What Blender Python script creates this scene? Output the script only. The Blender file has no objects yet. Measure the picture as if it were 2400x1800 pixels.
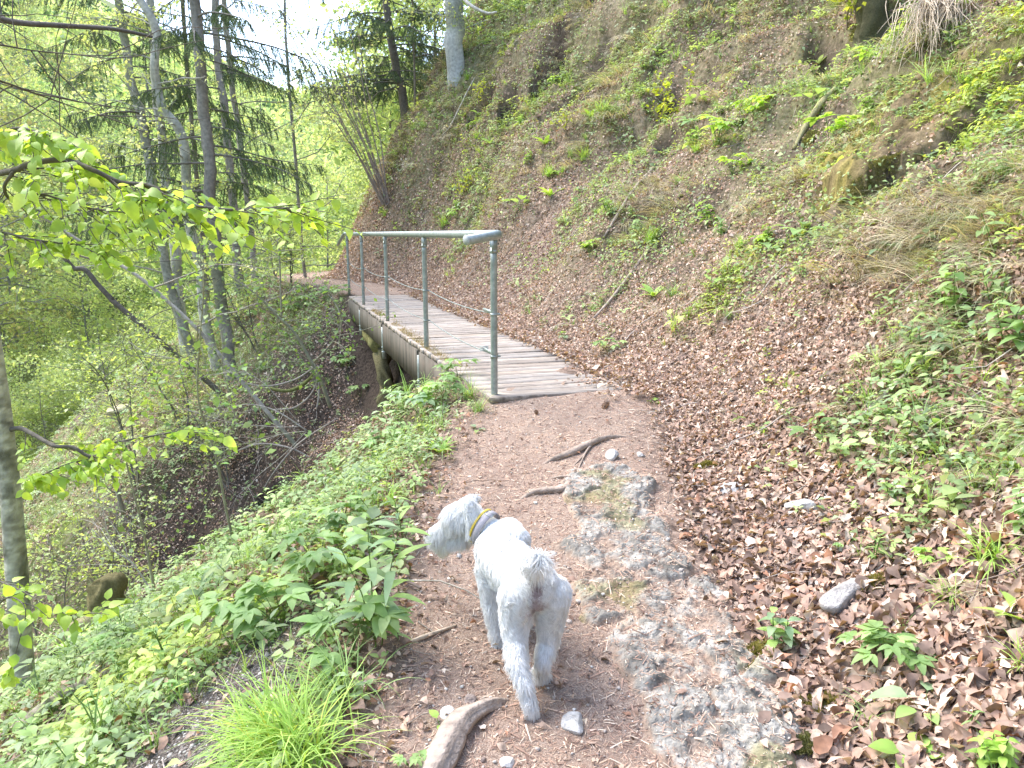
import bpy, bmesh, math, random
import numpy as np
from mathutils import Vector
R=math.radians
random.seed(7); rng=np.random.default_rng(7)
S=bpy.context.scene
COL=S.collection
DENOISE=True
# ---------------- camera ----------------
PITCH=11.5; CAMZ=1.5; FOC=26.0
cd=bpy.data.cameras.new('camera'); cam=bpy.data.objects.new('camera',cd); COL.objects.link(cam)
cam.location=(0,0,CAMZ); cam.rotation_euler=(R(90-PITCH),0,0)
cd.lens=FOC; cd.sensor_width=36; cd.clip_start=0.05; cd.clip_end=3000
S.camera=cam
# ---------------- sky ----------------
W=bpy.data.worlds.new('World'); S.world=W; W.use_nodes=True
nt=W.node_tree; bg=nt.nodes['Background']
sky=nt.nodes.new('ShaderNodeTexSky'); sky.sky_type='NISHITA'; sky.sun_disc=False
SUN_EL,SUN_AZ=R(52),R(-60)     # azimuth from +Y, to the left of the view
sky.sun_elevation=SUN_EL; sky.sun_rotation=SUN_AZ; sky.air_density=1.0; sky.dust_density=1.6; sky.ozone_density=1.0
nt.links.new(sky.outputs[0],bg.inputs[0]); bg.inputs[1].default_value=0.15
# ---------------- sun ----------------
sl=bpy.data.lights.new('sun','SUN'); sl.energy=1.25; sl.angle=R(38); sl.color=(1,.965,.92)
so=bpy.data.objects.new('sun',sl); COL.objects.link(so)
sd=Vector((math.sin(SUN_AZ)*math.cos(SUN_EL),math.cos(SUN_AZ)*math.cos(SUN_EL),math.sin(SUN_EL)))
so.rotation_euler=sd.to_track_quat('Z','Y').to_euler(); so.location=sd*50
# ---------------- exposure ----------------
S.view_settings.view_transform='Standard'; S.view_settings.look='None'
S.view_settings.exposure=2.25; S.view_settings.gamma=1
S.cycles.max_bounces=6; S.cycles.diffuse_bounces=3; S.cycles.transmission_bounces=4; S.cycles.glossy_bounces=2
S.cycles.use_denoising=DENOISE; S.cycles.volume_bounces=1; S.cycles.volume_max_steps=32; S.cycles.volume_step_rate=10

# ---------------- helpers ----------------
def tag(o,label=None,cat=None,group=None,kind=None):
    if label: o['label']=label
    if cat: o['category']=cat
    if group: o['group']=group
    if kind: o['kind']=kind
    return o
def empty(name,loc=(0,0,0),rz=0):
    o=bpy.data.objects.new(name,None); COL.objects.link(o); o.location=loc; o.rotation_euler=(0,0,rz); o.empty_display_size=.1
    return o
def mesh(name,V,F,mat,parent=None,col=None,smooth=True,flist=None):
    """V (n,3); F an int array (m,k) or a list of such arrays; col (n,3) vertex colours."""
    me=bpy.data.meshes.new(name)
    V=np.asarray(V,np.float32)
    Fs=F if isinstance(F,list) else [F]
    Fs=[np.asarray(f,np.int32) for f in Fs if len(f)]
    me.vertices.add(len(V)); me.vertices.foreach_set('co',V.ravel())
    tot=np.concatenate([np.full(len(f),f.shape[1],np.int32) for f in Fs])
    idx=np.concatenate([f.ravel() for f in Fs])
    st=np.concatenate([[0],np.cumsum(tot)[:-1]]).astype(np.int32)
    me.loops.add(len(idx)); me.loops.foreach_set('vertex_index',idx)
    me.polygons.add(len(tot)); me.polygons.foreach_set('loop_start',st); me.polygons.foreach_set('loop_total',tot)
    if smooth: me.polygons.foreach_set('use_smooth',np.ones(len(tot),bool))
    if col is not None:
        a=me.color_attributes.new('Col','FLOAT_COLOR','POINT')
        c=np.ones((len(V),4),np.float32); c[:,:3]=col; a.data.foreach_set('color',c.ravel())
    me.update(); me.validate()
    if mat: me.materials.append(mat)
    o=bpy.data.objects.new(name,me); COL.objects.link(o)
    if parent: o.parent=parent
    return o
class MB:
    def __init__(s): s.V=[];s.F={};s.C=[];s.n=0
    def add(s,V,F,c=None):
        V=np.asarray(V,float).reshape(-1,3)
        for f in (F if isinstance(F,list) and np.ndim(F[0])==2 else [F]):
            f=np.asarray(f,int)
            if len(f): s.F.setdefault(f.shape[1],[]).append(f+s.n)
        s.V.append(V); s.n+=len(V)
        c=np.array((.5,.5,.5)) if c is None else np.asarray(c,float)
        s.C.append(np.broadcast_to(c,(len(V),3)))
    def tube(s,P,r,n=8,c=None,cap=True,jit=0,grain=0):
        P=np.asarray(P,float); m=len(P); r=np.broadcast_to(np.asarray(r,float),(m,))
        T=np.gradient(P,axis=0); T/=np.linalg.norm(T,axis=1)[:,None]+1e-9
        up=np.array((0,0,1.)) if abs(T[0,2])<.9 else np.array((1.,0,0))
        A=np.cross(T,up); A/=np.linalg.norm(A,axis=1)[:,None]+1e-9; B=np.cross(T,A)
        th=np.linspace(0,2*np.pi,n,endpoint=False)
        rr=r[:,None]*(1+(jit*rng.normal(size=(m,n)) if jit else 0))
        V=P[:,None]+rr[...,None]*(A[:,None]*np.cos(th)[None,:,None]+B[:,None]*np.sin(th)[None,:,None])
        i=np.arange(m-1)[:,None]*n; j=np.arange(n)[None]; k=(j+1)%n
        Q=np.stack([i+j,i+k,i+n+k,i+n+j],-1).reshape(-1,4)
        if grain:
            ang=np.tile(th,(m,1)); ll=np.cumsum(np.r_[0,np.linalg.norm(np.diff(P,axis=0),axis=1)])[:,None]*np.ones((1,n)); q=fbm(np.cos(ang)*1.3+ll*3,np.sin(ang)*1.3+5,.5,3,int(r[0]*9999)%97)*grain+fbm(np.cos(ang)*5+ll*1.5,np.sin(ang)*5,.6,2,7)*grain*.6
            V=P[:,None]+(V-P[:,None])*(1+q[...,None])
        V=V.reshape(-1,3); Fs=[Q]
        if cap:
            V=np.vstack([V,P[0],P[-1]]); a=m*n
            j=np.arange(n);k=(j+1)%n
            Fs.append(np.concatenate([np.stack([k,j,np.full(n,a)],-1),np.stack([(m-1)*n+j,(m-1)*n+k,np.full(n,a+1)],-1)]))
        if c is not None and np.ndim(c)==2:
            c=np.repeat(c,n,0); c=np.vstack([c,c[0],c[-1]]) if cap else c
        s.add(V,Fs,c)
    def box(s,c0,ax,ay,az,c=None):
        c0,ax,ay,az=[np.asarray(q,float) for q in (c0,ax,ay,az)]
        V=[c0+i*ax+j*ay+k*az for k in(-1,1) for j in(-1,1) for i in(-1,1)]
        s.add(V,[[0,2,3,1],[4,5,7,6],[0,1,5,4],[2,6,7,3],[0,4,6,2],[1,3,7,5]],c)
    def build(s,name,mat,parent=None,smooth=True):
        return mesh(name,np.vstack(s.V),[np.vstack(f) for f in s.F.values()],mat,parent,np.vstack(s.C),smooth)
def catmull(P,n=6):
    P=np.asarray(P,float); Q=np.vstack([2*P[0]-P[1],P,2*P[-1]-P[-2]]); out=[]
    for i in range(1,len(Q)-2):
        p0,p1,p2,p3=Q[i-1:i+3]
        for t in np.arange(n)/n:
            out.append(.5*((2*p1)+(-p0+p2)*t+(2*p0-5*p1+4*p2-p3)*t*t+(-p0+3*p1-3*p2+p3)*t**3))
    out.append(P[-1]); return np.array(out)
def hash2(ix,iy,seed):
    h=(ix*374761393+iy*668265263+seed*1442695041)&0xffffffff
    h=((h^(h>>13))*1274126177)&0xffffffff
    return ((h^(h>>16))&0xffff)/65535.0
def vnoise(x,y,seed=0):
    ix=np.floor(x).astype(np.int64); iy=np.floor(y).astype(np.int64); fx=x-ix; fy=y-iy
    fx=fx*fx*(3-2*fx); fy=fy*fy*(3-2*fy)
    a=hash2(ix,iy,seed);b=hash2(ix+1,iy,seed);c=hash2(ix,iy+1,seed);d=hash2(ix+1,iy+1,seed)
    return (a+(b-a)*fx+(c-a)*fy+(a-b-c+d)*fx*fy)*2-1
def fbm(x,y,sc,oct=4,seed=0,g=.5):
    v=0;a=1;t=0
    for k in range(oct):
        v=v+a*vnoise(x/sc+17.3*k,y/sc-9.1*k,seed+k); t+=a; a*=g; sc=sc/2.03
    return v/t
def sstep(a,b,x):
    t=np.clip((x-a)/(b-a),0,1); return t*t*(3-2*t)
def smin(a,b,k):
    h=np.clip(.5+.5*(b-a)/k,0,1); return b+(a-b)*h-k*h*(1-h)
def smax(a,b,k): return -smin(-a,-b,k)
# ---------------- the lie of the land ----------------
PC=np.array([(-.35,-6,-.5),(-.12,-3,-.2),(.05,0,0),(.14,2,.03),(.2,3.5,.17),(.38,5.2,.392),(-1.05,9.5,.38),(-2.45,13.9,.38),(-3.3,15.3,.4),(-4.4,16.6,.4),(-5.3,18.2,.35),(-5.5,20.5,.3),(-4.6,23.2,.3),(-2.5,26,.3),(2,29,.2),(10,32,0),(25,36,0),(60,45,0)])
PP=np.vstack([catmull(PC[:6],5)[:-1],PC[5:8][:-1],catmull(PC[7:],6)])
def pathsd(x,y):
    """signed distance to the path centreline (right of it positive) and path height."""
    best=np.full(x.shape,1e9); s=np.zeros_like(best); z=np.zeros_like(best)
    for a,b in zip(PP[:-1],PP[1:]):
        dx,dy=b[0]-a[0],b[1]-a[1]; L=dx*dx+dy*dy
        t=np.clip(((x-a[0])*dx+(y-a[1])*dy)/L,0,1)
        ex=x-a[0]-t*dx; ey=y-a[1]-t*dy; d=ex*ex+ey*ey; m=d<best
        best=np.where(m,d,best); s=np.where(m,np.sign(dy*ex-dx*ey),s); z=np.where(m,a[2]+t*(b[2]-a[2]),z)
    return np.sqrt(best)*s,z
BD=np.array((-1.43,4.3)); BD=BD/np.linalg.norm(BD); BN=np.array((BD[1],-BD[0])); BA=np.array((.38,5.2))   # bridge axis, right normal, near end
def bridge_uv(x,y): return (x-BA[0])*BD[0]+(y-BA[1])*BD[1],(x-BA[0])*BN[0]+(y-BA[1])*BN[1]
PIT=(-3.55,10.3)
def H(x,y,detail=True):
    x=np.asarray(x,float); y=np.asarray(y,float)
    s,zp=pathsd(x,y)
    wl=.78-.28*sstep(3.2,4.9,y)+.3*sstep(14,16,y)
    wr=.62+.1*sstep(0,4,y)
    # uphill side
    u=np.maximum(s-wr,0)
    kt=sstep(9,19,y); tn=.80+.85*kt
    up=tn*(np.sqrt(u*u+.35**2)-.35)*(1.12-.14*sstep(1.5,7,u)*kt)
    up=up+.85*kt*np.exp(-((u-1.9)/1.2)**2)
    up=smin(up,24+0*up,8)
    # downhill side
    d=np.maximum(-s-wl,0)
    dn=(.66+.16*sstep(5,12,y))*(np.sqrt(d*d+.3**2)-.3)
    z=zp+up-dn
    # gully the bridge crosses
    bu,bv=bridge_uv(x,y)
    g=sstep(.9,2.7,bu)*(1-sstep(6.6,9.2,bu))
    side=np.clip(.55-bv,0,None)
    gd=g*np.minimum(side*1.35,1.55+.09*side)*(1-sstep(6,11,side)*.5)
    z=z-gd
    # valley floor, stream side, opposite hillside
    floor=-7.2+.02*np.clip(y,0,60)
    z=smax(z,floor+0*z,1.2)
    opp=(-x-27+.10*y)*.50-7
    opp2=(-x-21-.0*y)*.22-7.1
    z=smax(z,smax(opp,opp2,2.0),2.0)
    fz=(y-75)*.22-8+fbm(x,y,60,3,5)*8
    r=np.hypot(x,y)
    z=np.where(r>45,smax(z,np.minimum(fz,62+.02*y+fbm(x,y,90,3,9)*14),4),z)
    if detail:
        hm=sstep(.1,1.2,u)+sstep(.15,1.0,d)*.8
        z=z+hm*(fbm(x,y,1.3,4,1)*.24*np.clip(r/5,.4,2.2)+ .05*fbm(x,y,.22,3,3))
        z=z-sstep(1,2,u)*.30*sstep(.24,.45,fbm(x,y,.75,2,25))
        pit=np.hypot((x-PIT[0])/.55,(y-PIT[1])/.9)+.3*fbm(x,y,.5,2,29); z=z-1.1*(1-sstep(.45,1.0,pit))
        # little ledges and slumps on the steep bank
        led=fbm(x*.6+y*.3,z*1.6,.8,3,21)
        z=z+sstep(.8,2.5,u)*(led*.26+.10*np.abs(fbm(x,y,.5,3,23))*np.sign(led))
        z=z+.008*fbm(x,y,.12,3,4)+(1-np.clip(hm,0,1))*.02*fbm(x,y,.5,2,6)
    return z
def Hn(x,y,e=.04):
    zx=(H(x+e,y)-H(x-e,y))/(2*e); zy=(H(x,y+e)-H(x,y-e))/(2*e)
    n=np.stack([-zx,-zy,np.ones_like(zx)],-1); return n/np.linalg.norm(n,axis=-1)[...,None]
cp,sp_=math.cos(R(PITCH)),math.sin(R(PITCH)); FPX=FOC/36*2400
def ray(px,py):
    a=(px-1200)/FPX; b=(900-py)/FPX
    return np.array((a, cp+b*sp_, b*cp-sp_))
def at(px,py,Y):
    """world point at forward distance Y seen at that place in the photograph (2400x1800)"""
    d=ray(px,py); return np.array((0,0,CAMZ))+d*(Y/d[1])
TT=np.exp(np.linspace(math.log(.8),math.log(80),1500))
def hit(px,py):
    d=ray(px,py); P=np.array((0,0,CAMZ))+TT[:,None]*d; h=H(P[:,0],P[:,1])-P[:,2]
    i=int(np.argmax(h>0)); 
    if h[i]<=0: i=len(TT)-1
    if i>0:
        t=h[i-1]/(h[i-1]-h[i]); return P[i-1]+(P[i]-P[i-1])*t
    return P[i]
def ground(x,y): return float(H(np.array([float(x)]),np.array([float(y)]))[0])
# ---------------- materials ----------------
def node_mat(name):
    m=bpy.data.materials.new(name); m.use_nodes=True; return m,m.node_tree,m.node_tree.nodes['Principled BSDF'],m.node_tree.nodes['Material Output']
def vmat(name,rough=.75,trans=0.0,spec=.3,var=.25,scale=30,bump=0,bscale=200):
    """colour from the mesh's own colour attribute, varied by noise; thin leaves also let light through"""
    m,t,b,out=node_mat(name)
    a=t.nodes.new('ShaderNodeVertexColor'); a.layer_name='Col'
    n=t.nodes.new('ShaderNodeTexNoise'); n.inputs['Scale'].default_value=scale; n.inputs['Detail'].default_value=4
    geo=t.nodes.new('ShaderNodeNewGeometry'); t.links.new(geo.outputs['Position'],n.inputs['Vector'])
    mr=t.nodes.new('ShaderNodeMapRange'); mr.inputs[1].default_value=.25; mr.inputs[2].default_value=.75; mr.inputs[3].default_value=1-var; mr.inputs[4].default_value=1+var
    t.links.new(n.outputs[0],mr.inputs[0])
    mx=t.nodes.new('ShaderNodeVectorMath'); mx.operation='SCALE'; t.links.new(a.outputs[0],mx.inputs[0]); t.links.new(mr.outputs[0],mx.inputs[3])
    t.links.new(mx.outputs[0],b.inputs['Base Color'])
    b.inputs['Roughness'].default_value=rough; b.inputs['Specular IOR Level'].default_value=spec
    if bump:
        n2=t.nodes.new('ShaderNodeTexNoise'); n2.inputs['Scale'].default_value=bscale; n2.inputs['Detail'].default_value=3; t.links.new(geo.outputs['Position'],n2.inputs['Vector'])
        bp=t.nodes.new('ShaderNodeBump'); bp.inputs['Strength'].default_value=bump; bp.inputs['Distance'].default_value=.01
        t.links.new(n2.outputs[0],bp.inputs['Height']); t.links.new(bp.outputs[0],b.inputs['Normal'])
    if trans:
        tr=t.nodes.new('ShaderNodeBsdfTranslucent'); ms=t.nodes.new('ShaderNodeMixShader'); ms.inputs[0].default_value=trans
        gm=t.nodes.new('ShaderNodeVectorMath'); gm.operation='MULTIPLY'; gm.inputs[1].default_value=(1.25,1.2,.75) if name=='far_leaf' else (1.35,1.25,.62)
        t.links.new(mx.outputs[0],gm.inputs[0]); t.links.new(gm.outputs[0],tr.inputs[0])
        t.links.new(b.outputs[0],ms.inputs[1]); t.links.new(tr.outputs[0],ms.inputs[2]); t.links.new(ms.outputs[0],out.inputs[0])
    return m
M={}
M['leaf']=vmat('green_leaf',.5,.45,.4,.15,25)
M['farleaf']=vmat('far_leaf',.6,.5,.2,.2,2)
M['litter']=vmat('dry_leaf',.7,.15,.3,.22,60)
M['grass']=vmat('grass_blade',.6,.35,.3,.15,30)
M['needle']=vmat('needles',.7,.1,.2,.2,10)
M['bark']=vmat('bark',.9,0,.15,.35,18,.8,60)
M['wood']=vmat('weathered_wood',.85,0,.2,.3,40,.6,150)
M['stone']=vmat('stone',.9,0,.2,.3,35,.8,90)
M['moss']=vmat('moss',.95,0,.1,.35,60,.9,220)
def ramp(t,fac,stops):
    r=t.nodes.new('ShaderNodeValToRGB'); e=r.color_ramp.elements
    while len(e)<len(stops): e.new(.5)
    for k,(p,c) in zip(e,stops): k.position=p; k.color=(*c,1)
    t.links.new(fac,r.inputs[0]); return r
def noise(t,vec,scale,detail=5,rough=.6,dist=0):
    n=t.nodes.new('ShaderNodeTexNoise'); n.inputs['Scale'].default_value=scale; n.inputs['Detail'].default_value=detail; n.inputs['Roughness'].default_value=rough; n.inputs['Distortion'].default_value=dist
    t.links.new(vec,n.inputs['Vector']); return n
def mixc(t,f,a,b):
    m=t.nodes.new('ShaderNodeMix'); m.data_type='RGBA'
    if hasattr(f,'links'): t.links.new(f,m.inputs[0])
    else: m.inputs[0].default_value=f
    for s_,i in((a,6),(b,7)):
        if hasattr(s_,'links'): t.links.new(s_,m.inputs[i])
        else: m.inputs[i].default_value=(*s_,1)
    return m.outputs[2]
def ground_mat():
    m,t,b,out=node_mat('ground_soil'); geo=t.nodes.new('ShaderNodeNewGeometry'); P=geo.outputs['Position']
    a=t.nodes.new('ShaderNodeVertexColor'); a.layer_name='Col'   # r path, g green cover, b dark soil plus painted shade of hollows and gully
    sp=t.nodes.new('ShaderNodeSeparateColor'); t.links.new(a.outputs[0],sp.inputs[0])
    soil=ramp(t,noise(t,P,14,8,.7).outputs[0],[(.3,(.05,.036,.028)),(.5,(.21,.15,.115)),(.7,(.46,.35,.27))]).outputs[0]
    path=ramp(t,noise(t,P,260,3,.7).outputs[0],[(.3,(.14,.095,.068)),(.5,(.31,.225,.17)),(.68,(.58,.46,.37))]).outputs[0]
    path2=mixc(t,ramp(t,noise(t,P,3,4).outputs[0],[(.4,(0,0,0)),(.7,(.6,.6,.6))]).outputs[0],path,(.25,.175,.135))
    green=ramp(t,noise(t,P,22,8,.7).outputs[0],[(.3,(.05,.06,.02)),(.5,(.16,.19,.055)),(.72,(.36,.38,.15))]).outputs[0]
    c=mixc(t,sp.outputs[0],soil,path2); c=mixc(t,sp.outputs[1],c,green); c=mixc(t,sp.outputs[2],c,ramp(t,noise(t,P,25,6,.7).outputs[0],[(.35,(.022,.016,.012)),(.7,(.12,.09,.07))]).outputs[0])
    t.links.new(c,b.inputs['Base Color']); b.inputs['Roughness'].default_value=.95; b.inputs['Specular IOR Level'].default_value=.1
    bp=t.nodes.new('ShaderNodeBump'); bp.inputs['Strength'].default_value=.7; bp.inputs['Distance'].default_value=.012
    t.links.new(noise(t,P,120,6,.75).outputs[0],bp.inputs['Height']); t.links.new(bp.outputs[0],b.inputs['Normal'])
    return m
M['ground']=ground_mat()
# ---------------- ground sheet (fine near the viewer, coarse to the horizon) ----------------
def cover_masks(x,y,z):
    s,zp=pathsd(x,y); bu,bv=bridge_uv(x,y)
    w=.52+.10*fbm(x,y,.6,3,31)
    cen=np.where(y<4.6,-.03,0.)
    pm=1-sstep(w-.12,w+.16,np.abs(s-cen))
    pm=pm*np.where((bu>.3)&(bu<8.9),0,1)
    r=np.hypot(x,y)
    g=np.clip(.5+1.1*fbm(x,y,2.2,4,41)+.10*(z-1.5),0,1)*sstep(.7,2.0,s)*.45
    g=np.maximum(g,sstep(.8,1.4,-s)*np.clip(.75+.8*fbm(x,y,1.0,3,43),0,1))
    g=np.maximum(g,sstep(24,32,r)*.9)
    dk=sstep(.3,1.6,bu)*(1-sstep(7.5,10.5,bu))*sstep(-.5,.2,-bv)*(1-sstep(3.5,6,-bv))  # shade painted into the ground colour under and below the bridge
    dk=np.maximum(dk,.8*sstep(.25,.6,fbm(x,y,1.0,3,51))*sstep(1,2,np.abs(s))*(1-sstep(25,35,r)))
    dk=np.maximum(dk,.95*sstep(.2,.4,fbm(x,y,.75,2,25))*sstep(1.4,2.2,s)*(1-sstep(25,35,r)))  # bank hollows painted darker, as shade that deepens their contrast
    dk=np.maximum(dk,1-sstep(.6,1.5,np.hypot((x-PIT[0])/.8,(y-PIT[1])/1.2)))  # darkness of the undercut gap painted into the pit's colour
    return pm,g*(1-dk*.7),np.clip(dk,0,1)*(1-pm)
na1=np.linspace(R(-58),R(58),1000); na2=np.linspace(R(58),R(302),120)[1:-1]
AN=np.concatenate([na1,na2]); RR=np.exp(np.linspace(math.log(.25),math.log(24),560)); RR=np.concatenate([RR,np.exp(np.linspace(math.log(24),math.log(1400),150))[1:]])
A_,R_=np.meshgrid(AN,RR); GX=(R_*np.sin(A_)).ravel(); GY=(R_*np.cos(A_)).ravel()
GZ=H(GX,GY); 
nA,nR=len(AN),len(RR)
i=np.arange(nR-1)[:,None]*nA; j=np.arange(nA)[None]; k=(j+1)%nA
GF=np.stack([i+j,i+nA+j,i+nA+k,i+k],-1).reshape(-1,4)[:,::-1]
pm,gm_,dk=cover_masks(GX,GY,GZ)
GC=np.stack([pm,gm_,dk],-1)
GV=np.stack([GX,GY,GZ],-1)
onp=pm[GF].mean(1)>.5
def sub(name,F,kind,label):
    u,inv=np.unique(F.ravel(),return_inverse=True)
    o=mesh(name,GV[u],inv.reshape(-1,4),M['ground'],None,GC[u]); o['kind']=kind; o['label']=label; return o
ce=np.vstack([GV,[[0,0,ground(0,0)]]])
cap=np.stack([j[0],k[0],np.full(nA,len(GV))],-1)
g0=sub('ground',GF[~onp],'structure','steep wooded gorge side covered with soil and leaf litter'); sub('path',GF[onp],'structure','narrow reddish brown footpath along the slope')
# sheet of water in the valley bottom
def water():
    m,t,b,out=node_mat('stream_water'); geo=t.nodes.new('ShaderNodeNewGeometry')
    b.inputs['Base Color'].default_value=(.12,.13,.08,1); b.inputs['Roughness'].default_value=.12
    n=noise(t,geo.outputs['Position'],3.5,5,.6,.6); bp=t.nodes.new('ShaderNodeBump'); bp.inputs['Strength'].default_value=.6; bp.inputs['Distance'].default_value=.08
    t.links.new(n.outputs[0],bp.inputs['Height']); t.links.new(bp.outputs[0],b.inputs['Normal'])
    return m
M['water']=water()
# stream
sv=[];nx,ny=60,160
wx,wy=np.meshgrid(np.linspace(-26,-8,nx),np.linspace(4,90,ny)); 
o=mesh('stream',np.stack([wx.ravel(),wy.ravel(),np.full(wx.size,-7.03)+.02*np.clip(wy.ravel(),0,60)],-1),np.stack([(np.arange(ny-1)[:,None]*nx+np.arange(nx-1)[None]+q) for q in (0,1,nx+1,nx)],-1).reshape(-1,4),M['water']); tag(o,'shallow stream running over pale stones in the valley bottom',None,None,'structure')
# ---------------- footbridge ----------------
def plank_mat(name,streak):
    m,t,b,out=node_mat(name); geo=t.nodes.new('ShaderNodeNewGeometry'); P=geo.outputs['Position']
    mp=t.nodes.new('ShaderNodeMapping'); mp.inputs['Rotation'].default_value=(0,0,-math.atan2(BN[1],BN[0])); mp.inputs['Scale'].default_value=streak; 
    mp.vector_type='POINT'; t.links.new(P,mp.inputs[0])
    a=t.nodes.new('ShaderNodeVertexColor'); a.layer_name='Col'
    n=noise(t,mp.outputs[0],1,6,.65); r=ramp(t,n.outputs[0],[(.28,(.30,.28,.26)),(.5,(.85,.83,.80)),(.72,(1.5,1.45,1.38))])
    mu=t.nodes.new('ShaderNodeVectorMath'); mu.operation='MULTIPLY'; t.links.new(a.outputs[0],mu.inputs[0]); t.links.new(r.outputs[0],mu.inputs[1])
    d=mixc(t,ramp(t,noise(t,P,5,6,.7).outputs[0],[(.5,(0,0,0)),(.75,(.7,.7,.7))]).outputs[0],mu.outputs[0],(.17,.13,.10))
    t.links.new(d,b.inputs['Base Color']); b.inputs['Roughness'].default_value=.85; b.inputs['Specular IOR Level'].default_value=.2
    bp=t.nodes.new('ShaderNodeBump'); bp.inputs['Strength'].default_value=.6; bp.inputs['Distance'].default_value=.006; t.links.new(n.outputs[0],bp.inputs['Height']); t.links.new(bp.outputs[0],b.inputs['Normal'])
    return m
M['plank']=plank_mat('plank_wood',(4,70,20)); M['beam']=plank_mat('beam_wood',(16,16,1.2))
def metal():
    m,t,b,out=node_mat('galvanised_steel'); geo=t.nodes.new('ShaderNodeNewGeometry'); P=geo.outputs['Position']
    c=ramp(t,noise(t,P,18,6,.7).outputs[0],[(.3,(.20,.235,.215)),(.55,(.33,.365,.345)),(.75,(.48,.51,.49))]).outputs[0]
    c=mixc(t,ramp(t,noise(t,P,7,5,.7).outputs[0],[(.55,(0,0,0)),(.72,(.5,.5,.5))]).outputs[0],c,(.17,.19,.12))
    t.links.new(c,b.inputs['Base Color']); b.inputs['Metallic'].default_value=.35; b.inputs['Roughness'].default_value=.45
    return m
M['metal']=metal()
ZD=.40
br=tag(empty('footbridge',(BA[0],BA[1],ZD)),'grey plank footbridge with a green-grey tube handrail on its valley side','footbridge')
def BP(u,v,z): return np.array((BD[0]*u+BN[0]*v,BD[1]*u+BN[1]*v,z-ZD))     # local to the bridge's empty
BD3=np.array((*BD,0)); BN3=np.array((*BN,0)); UZ=np.array((0,0,1.))
npl=58; pitch=.152
for k in range(npl):
    mb=MB(); u=-.02+pitch*k+rng.normal(0,.002); w=.0725+rng.normal(0,.001); o1=rng.normal(0,.006); sk=rng.normal(0,.003)
    a=rng.normal(0,.004); c=np.array((.38,.335,.295))*(1+rng.normal(0,.09)); c=c*(1+np.array((.05,0,-.05))*rng.normal(0,.4))
    ax=BD3*w+np.array((0,0,rng.normal(0,.0012))); ay=BN3*(.56)+BD3*sk+UZ*a
    # slightly worn plank: top face narrower than the bottom
    c0=BP(u,o1-.02,ZD-.022); V=[]
    for sz,f in((-1,1),(.8,1),(1,.975)):
        for sy in np.linspace(-1,1,7):
            wob=rng.normal(0,.0012)
            for sx in(-1,1): V.append(c0+ax*sx*f+ay*sy*(1 if sz<1 else .997)+UZ*(sz*.022+wob)+BD3*rng.normal(0,.0012))
    V=np.array(V); F=[]
    def id(l,y,x): return l*14+y*2+x
    for y in range(6):
        F+=[[id(2,y,0),id(2,y,1),id(2,y+1,1),id(2,y+1,0)],[id(0,y,1),id(0,y,0),id(0,y+1,0),id(0,y+1,1)]]
        for l in(0,1): F+=[[id(l,y,1),id(l,y+1,1),id(l+1,y+1,1),id(l+1,y,1)],[id(l,y+1,0),id(l,y,0),id(l+1,y,0),id(l+1,y+1,0)]]
    for l in(0,1): F+=[[id(l,0,0),id(l,0,1),id(l+1,0,1),id(l+1,0,0)],[id(l,6,1),id(l,6,0),id(l+1,6,0),id(l+1,6,1)]]
    mb.add(V,F,c); mb.build('plank',M['plank'],br,smooth=False)
L=pitch*npl
# side beams in lengths between the post brackets
def onb(px,py):
    d=ray(px,py); P=np.array((0,0,CAMZ))+d*((ZD-CAMZ)/d[2]); return bridge_uv(P[0],P[1])
PU=[onb(1160,925)[0],onb(1005,815)[0],onb(925,752)[0],onb(876,713)[0],onb(838,690)[0]]
PU[0]=max(PU[0],-.06); PV=-.53
print('posts at',PU)
seg=[-.02,PU[1]+.12,PU[2]+.10,PU[3]+.08,L-.1]
for sv_ in(-.565,.51):
    for k in range(4):
        a,b=seg[k]+(.05 if k else 0),seg[k+1]-.05 if k<3 else seg[k+1]
        n=14; V=[];F=[]
        us=np.linspace(a,b,n)
        for q,uu in enumerate(us):
            for (dv,dz) in((-.03,-.047),(-.03,-.20),(-.03,-.37),(.03,-.37),(.03,-.047)):
                V.append(BP(uu,sv_+dv+0,ZD+dz+rng.normal(0,.004)*(dz<-.1)))
        for q in range(n-1):
            for l in range(5): F.append([q*5+l,(q+1)*5+l,(q+1)*5+(l+1)%5,q*5+(l+1)%5])
        V=np.array(V); mb=MB(); cc=np.array((.155,.14,.115))*(1+rng.normal(0,.1)); mb.add(V,F,cc); mb.add(np.vstack([V[:5],V[-5:]]),[[4,3,2,1,0],[5,6,7,8,9]],cc)
        mb.build('side_beam',M['beam'],br,smooth=False)
# cross bearers under the deck
for uu in(.4,3,5.6,8.2):
    mb=MB(); mb.box(BP(uu,-.02,ZD-.15),BD3*.06,BN3*.49,UZ*.1,(.2,.18,.15)); mb.build('cross_bearer',M['beam'],br,smooth=False)
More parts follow.
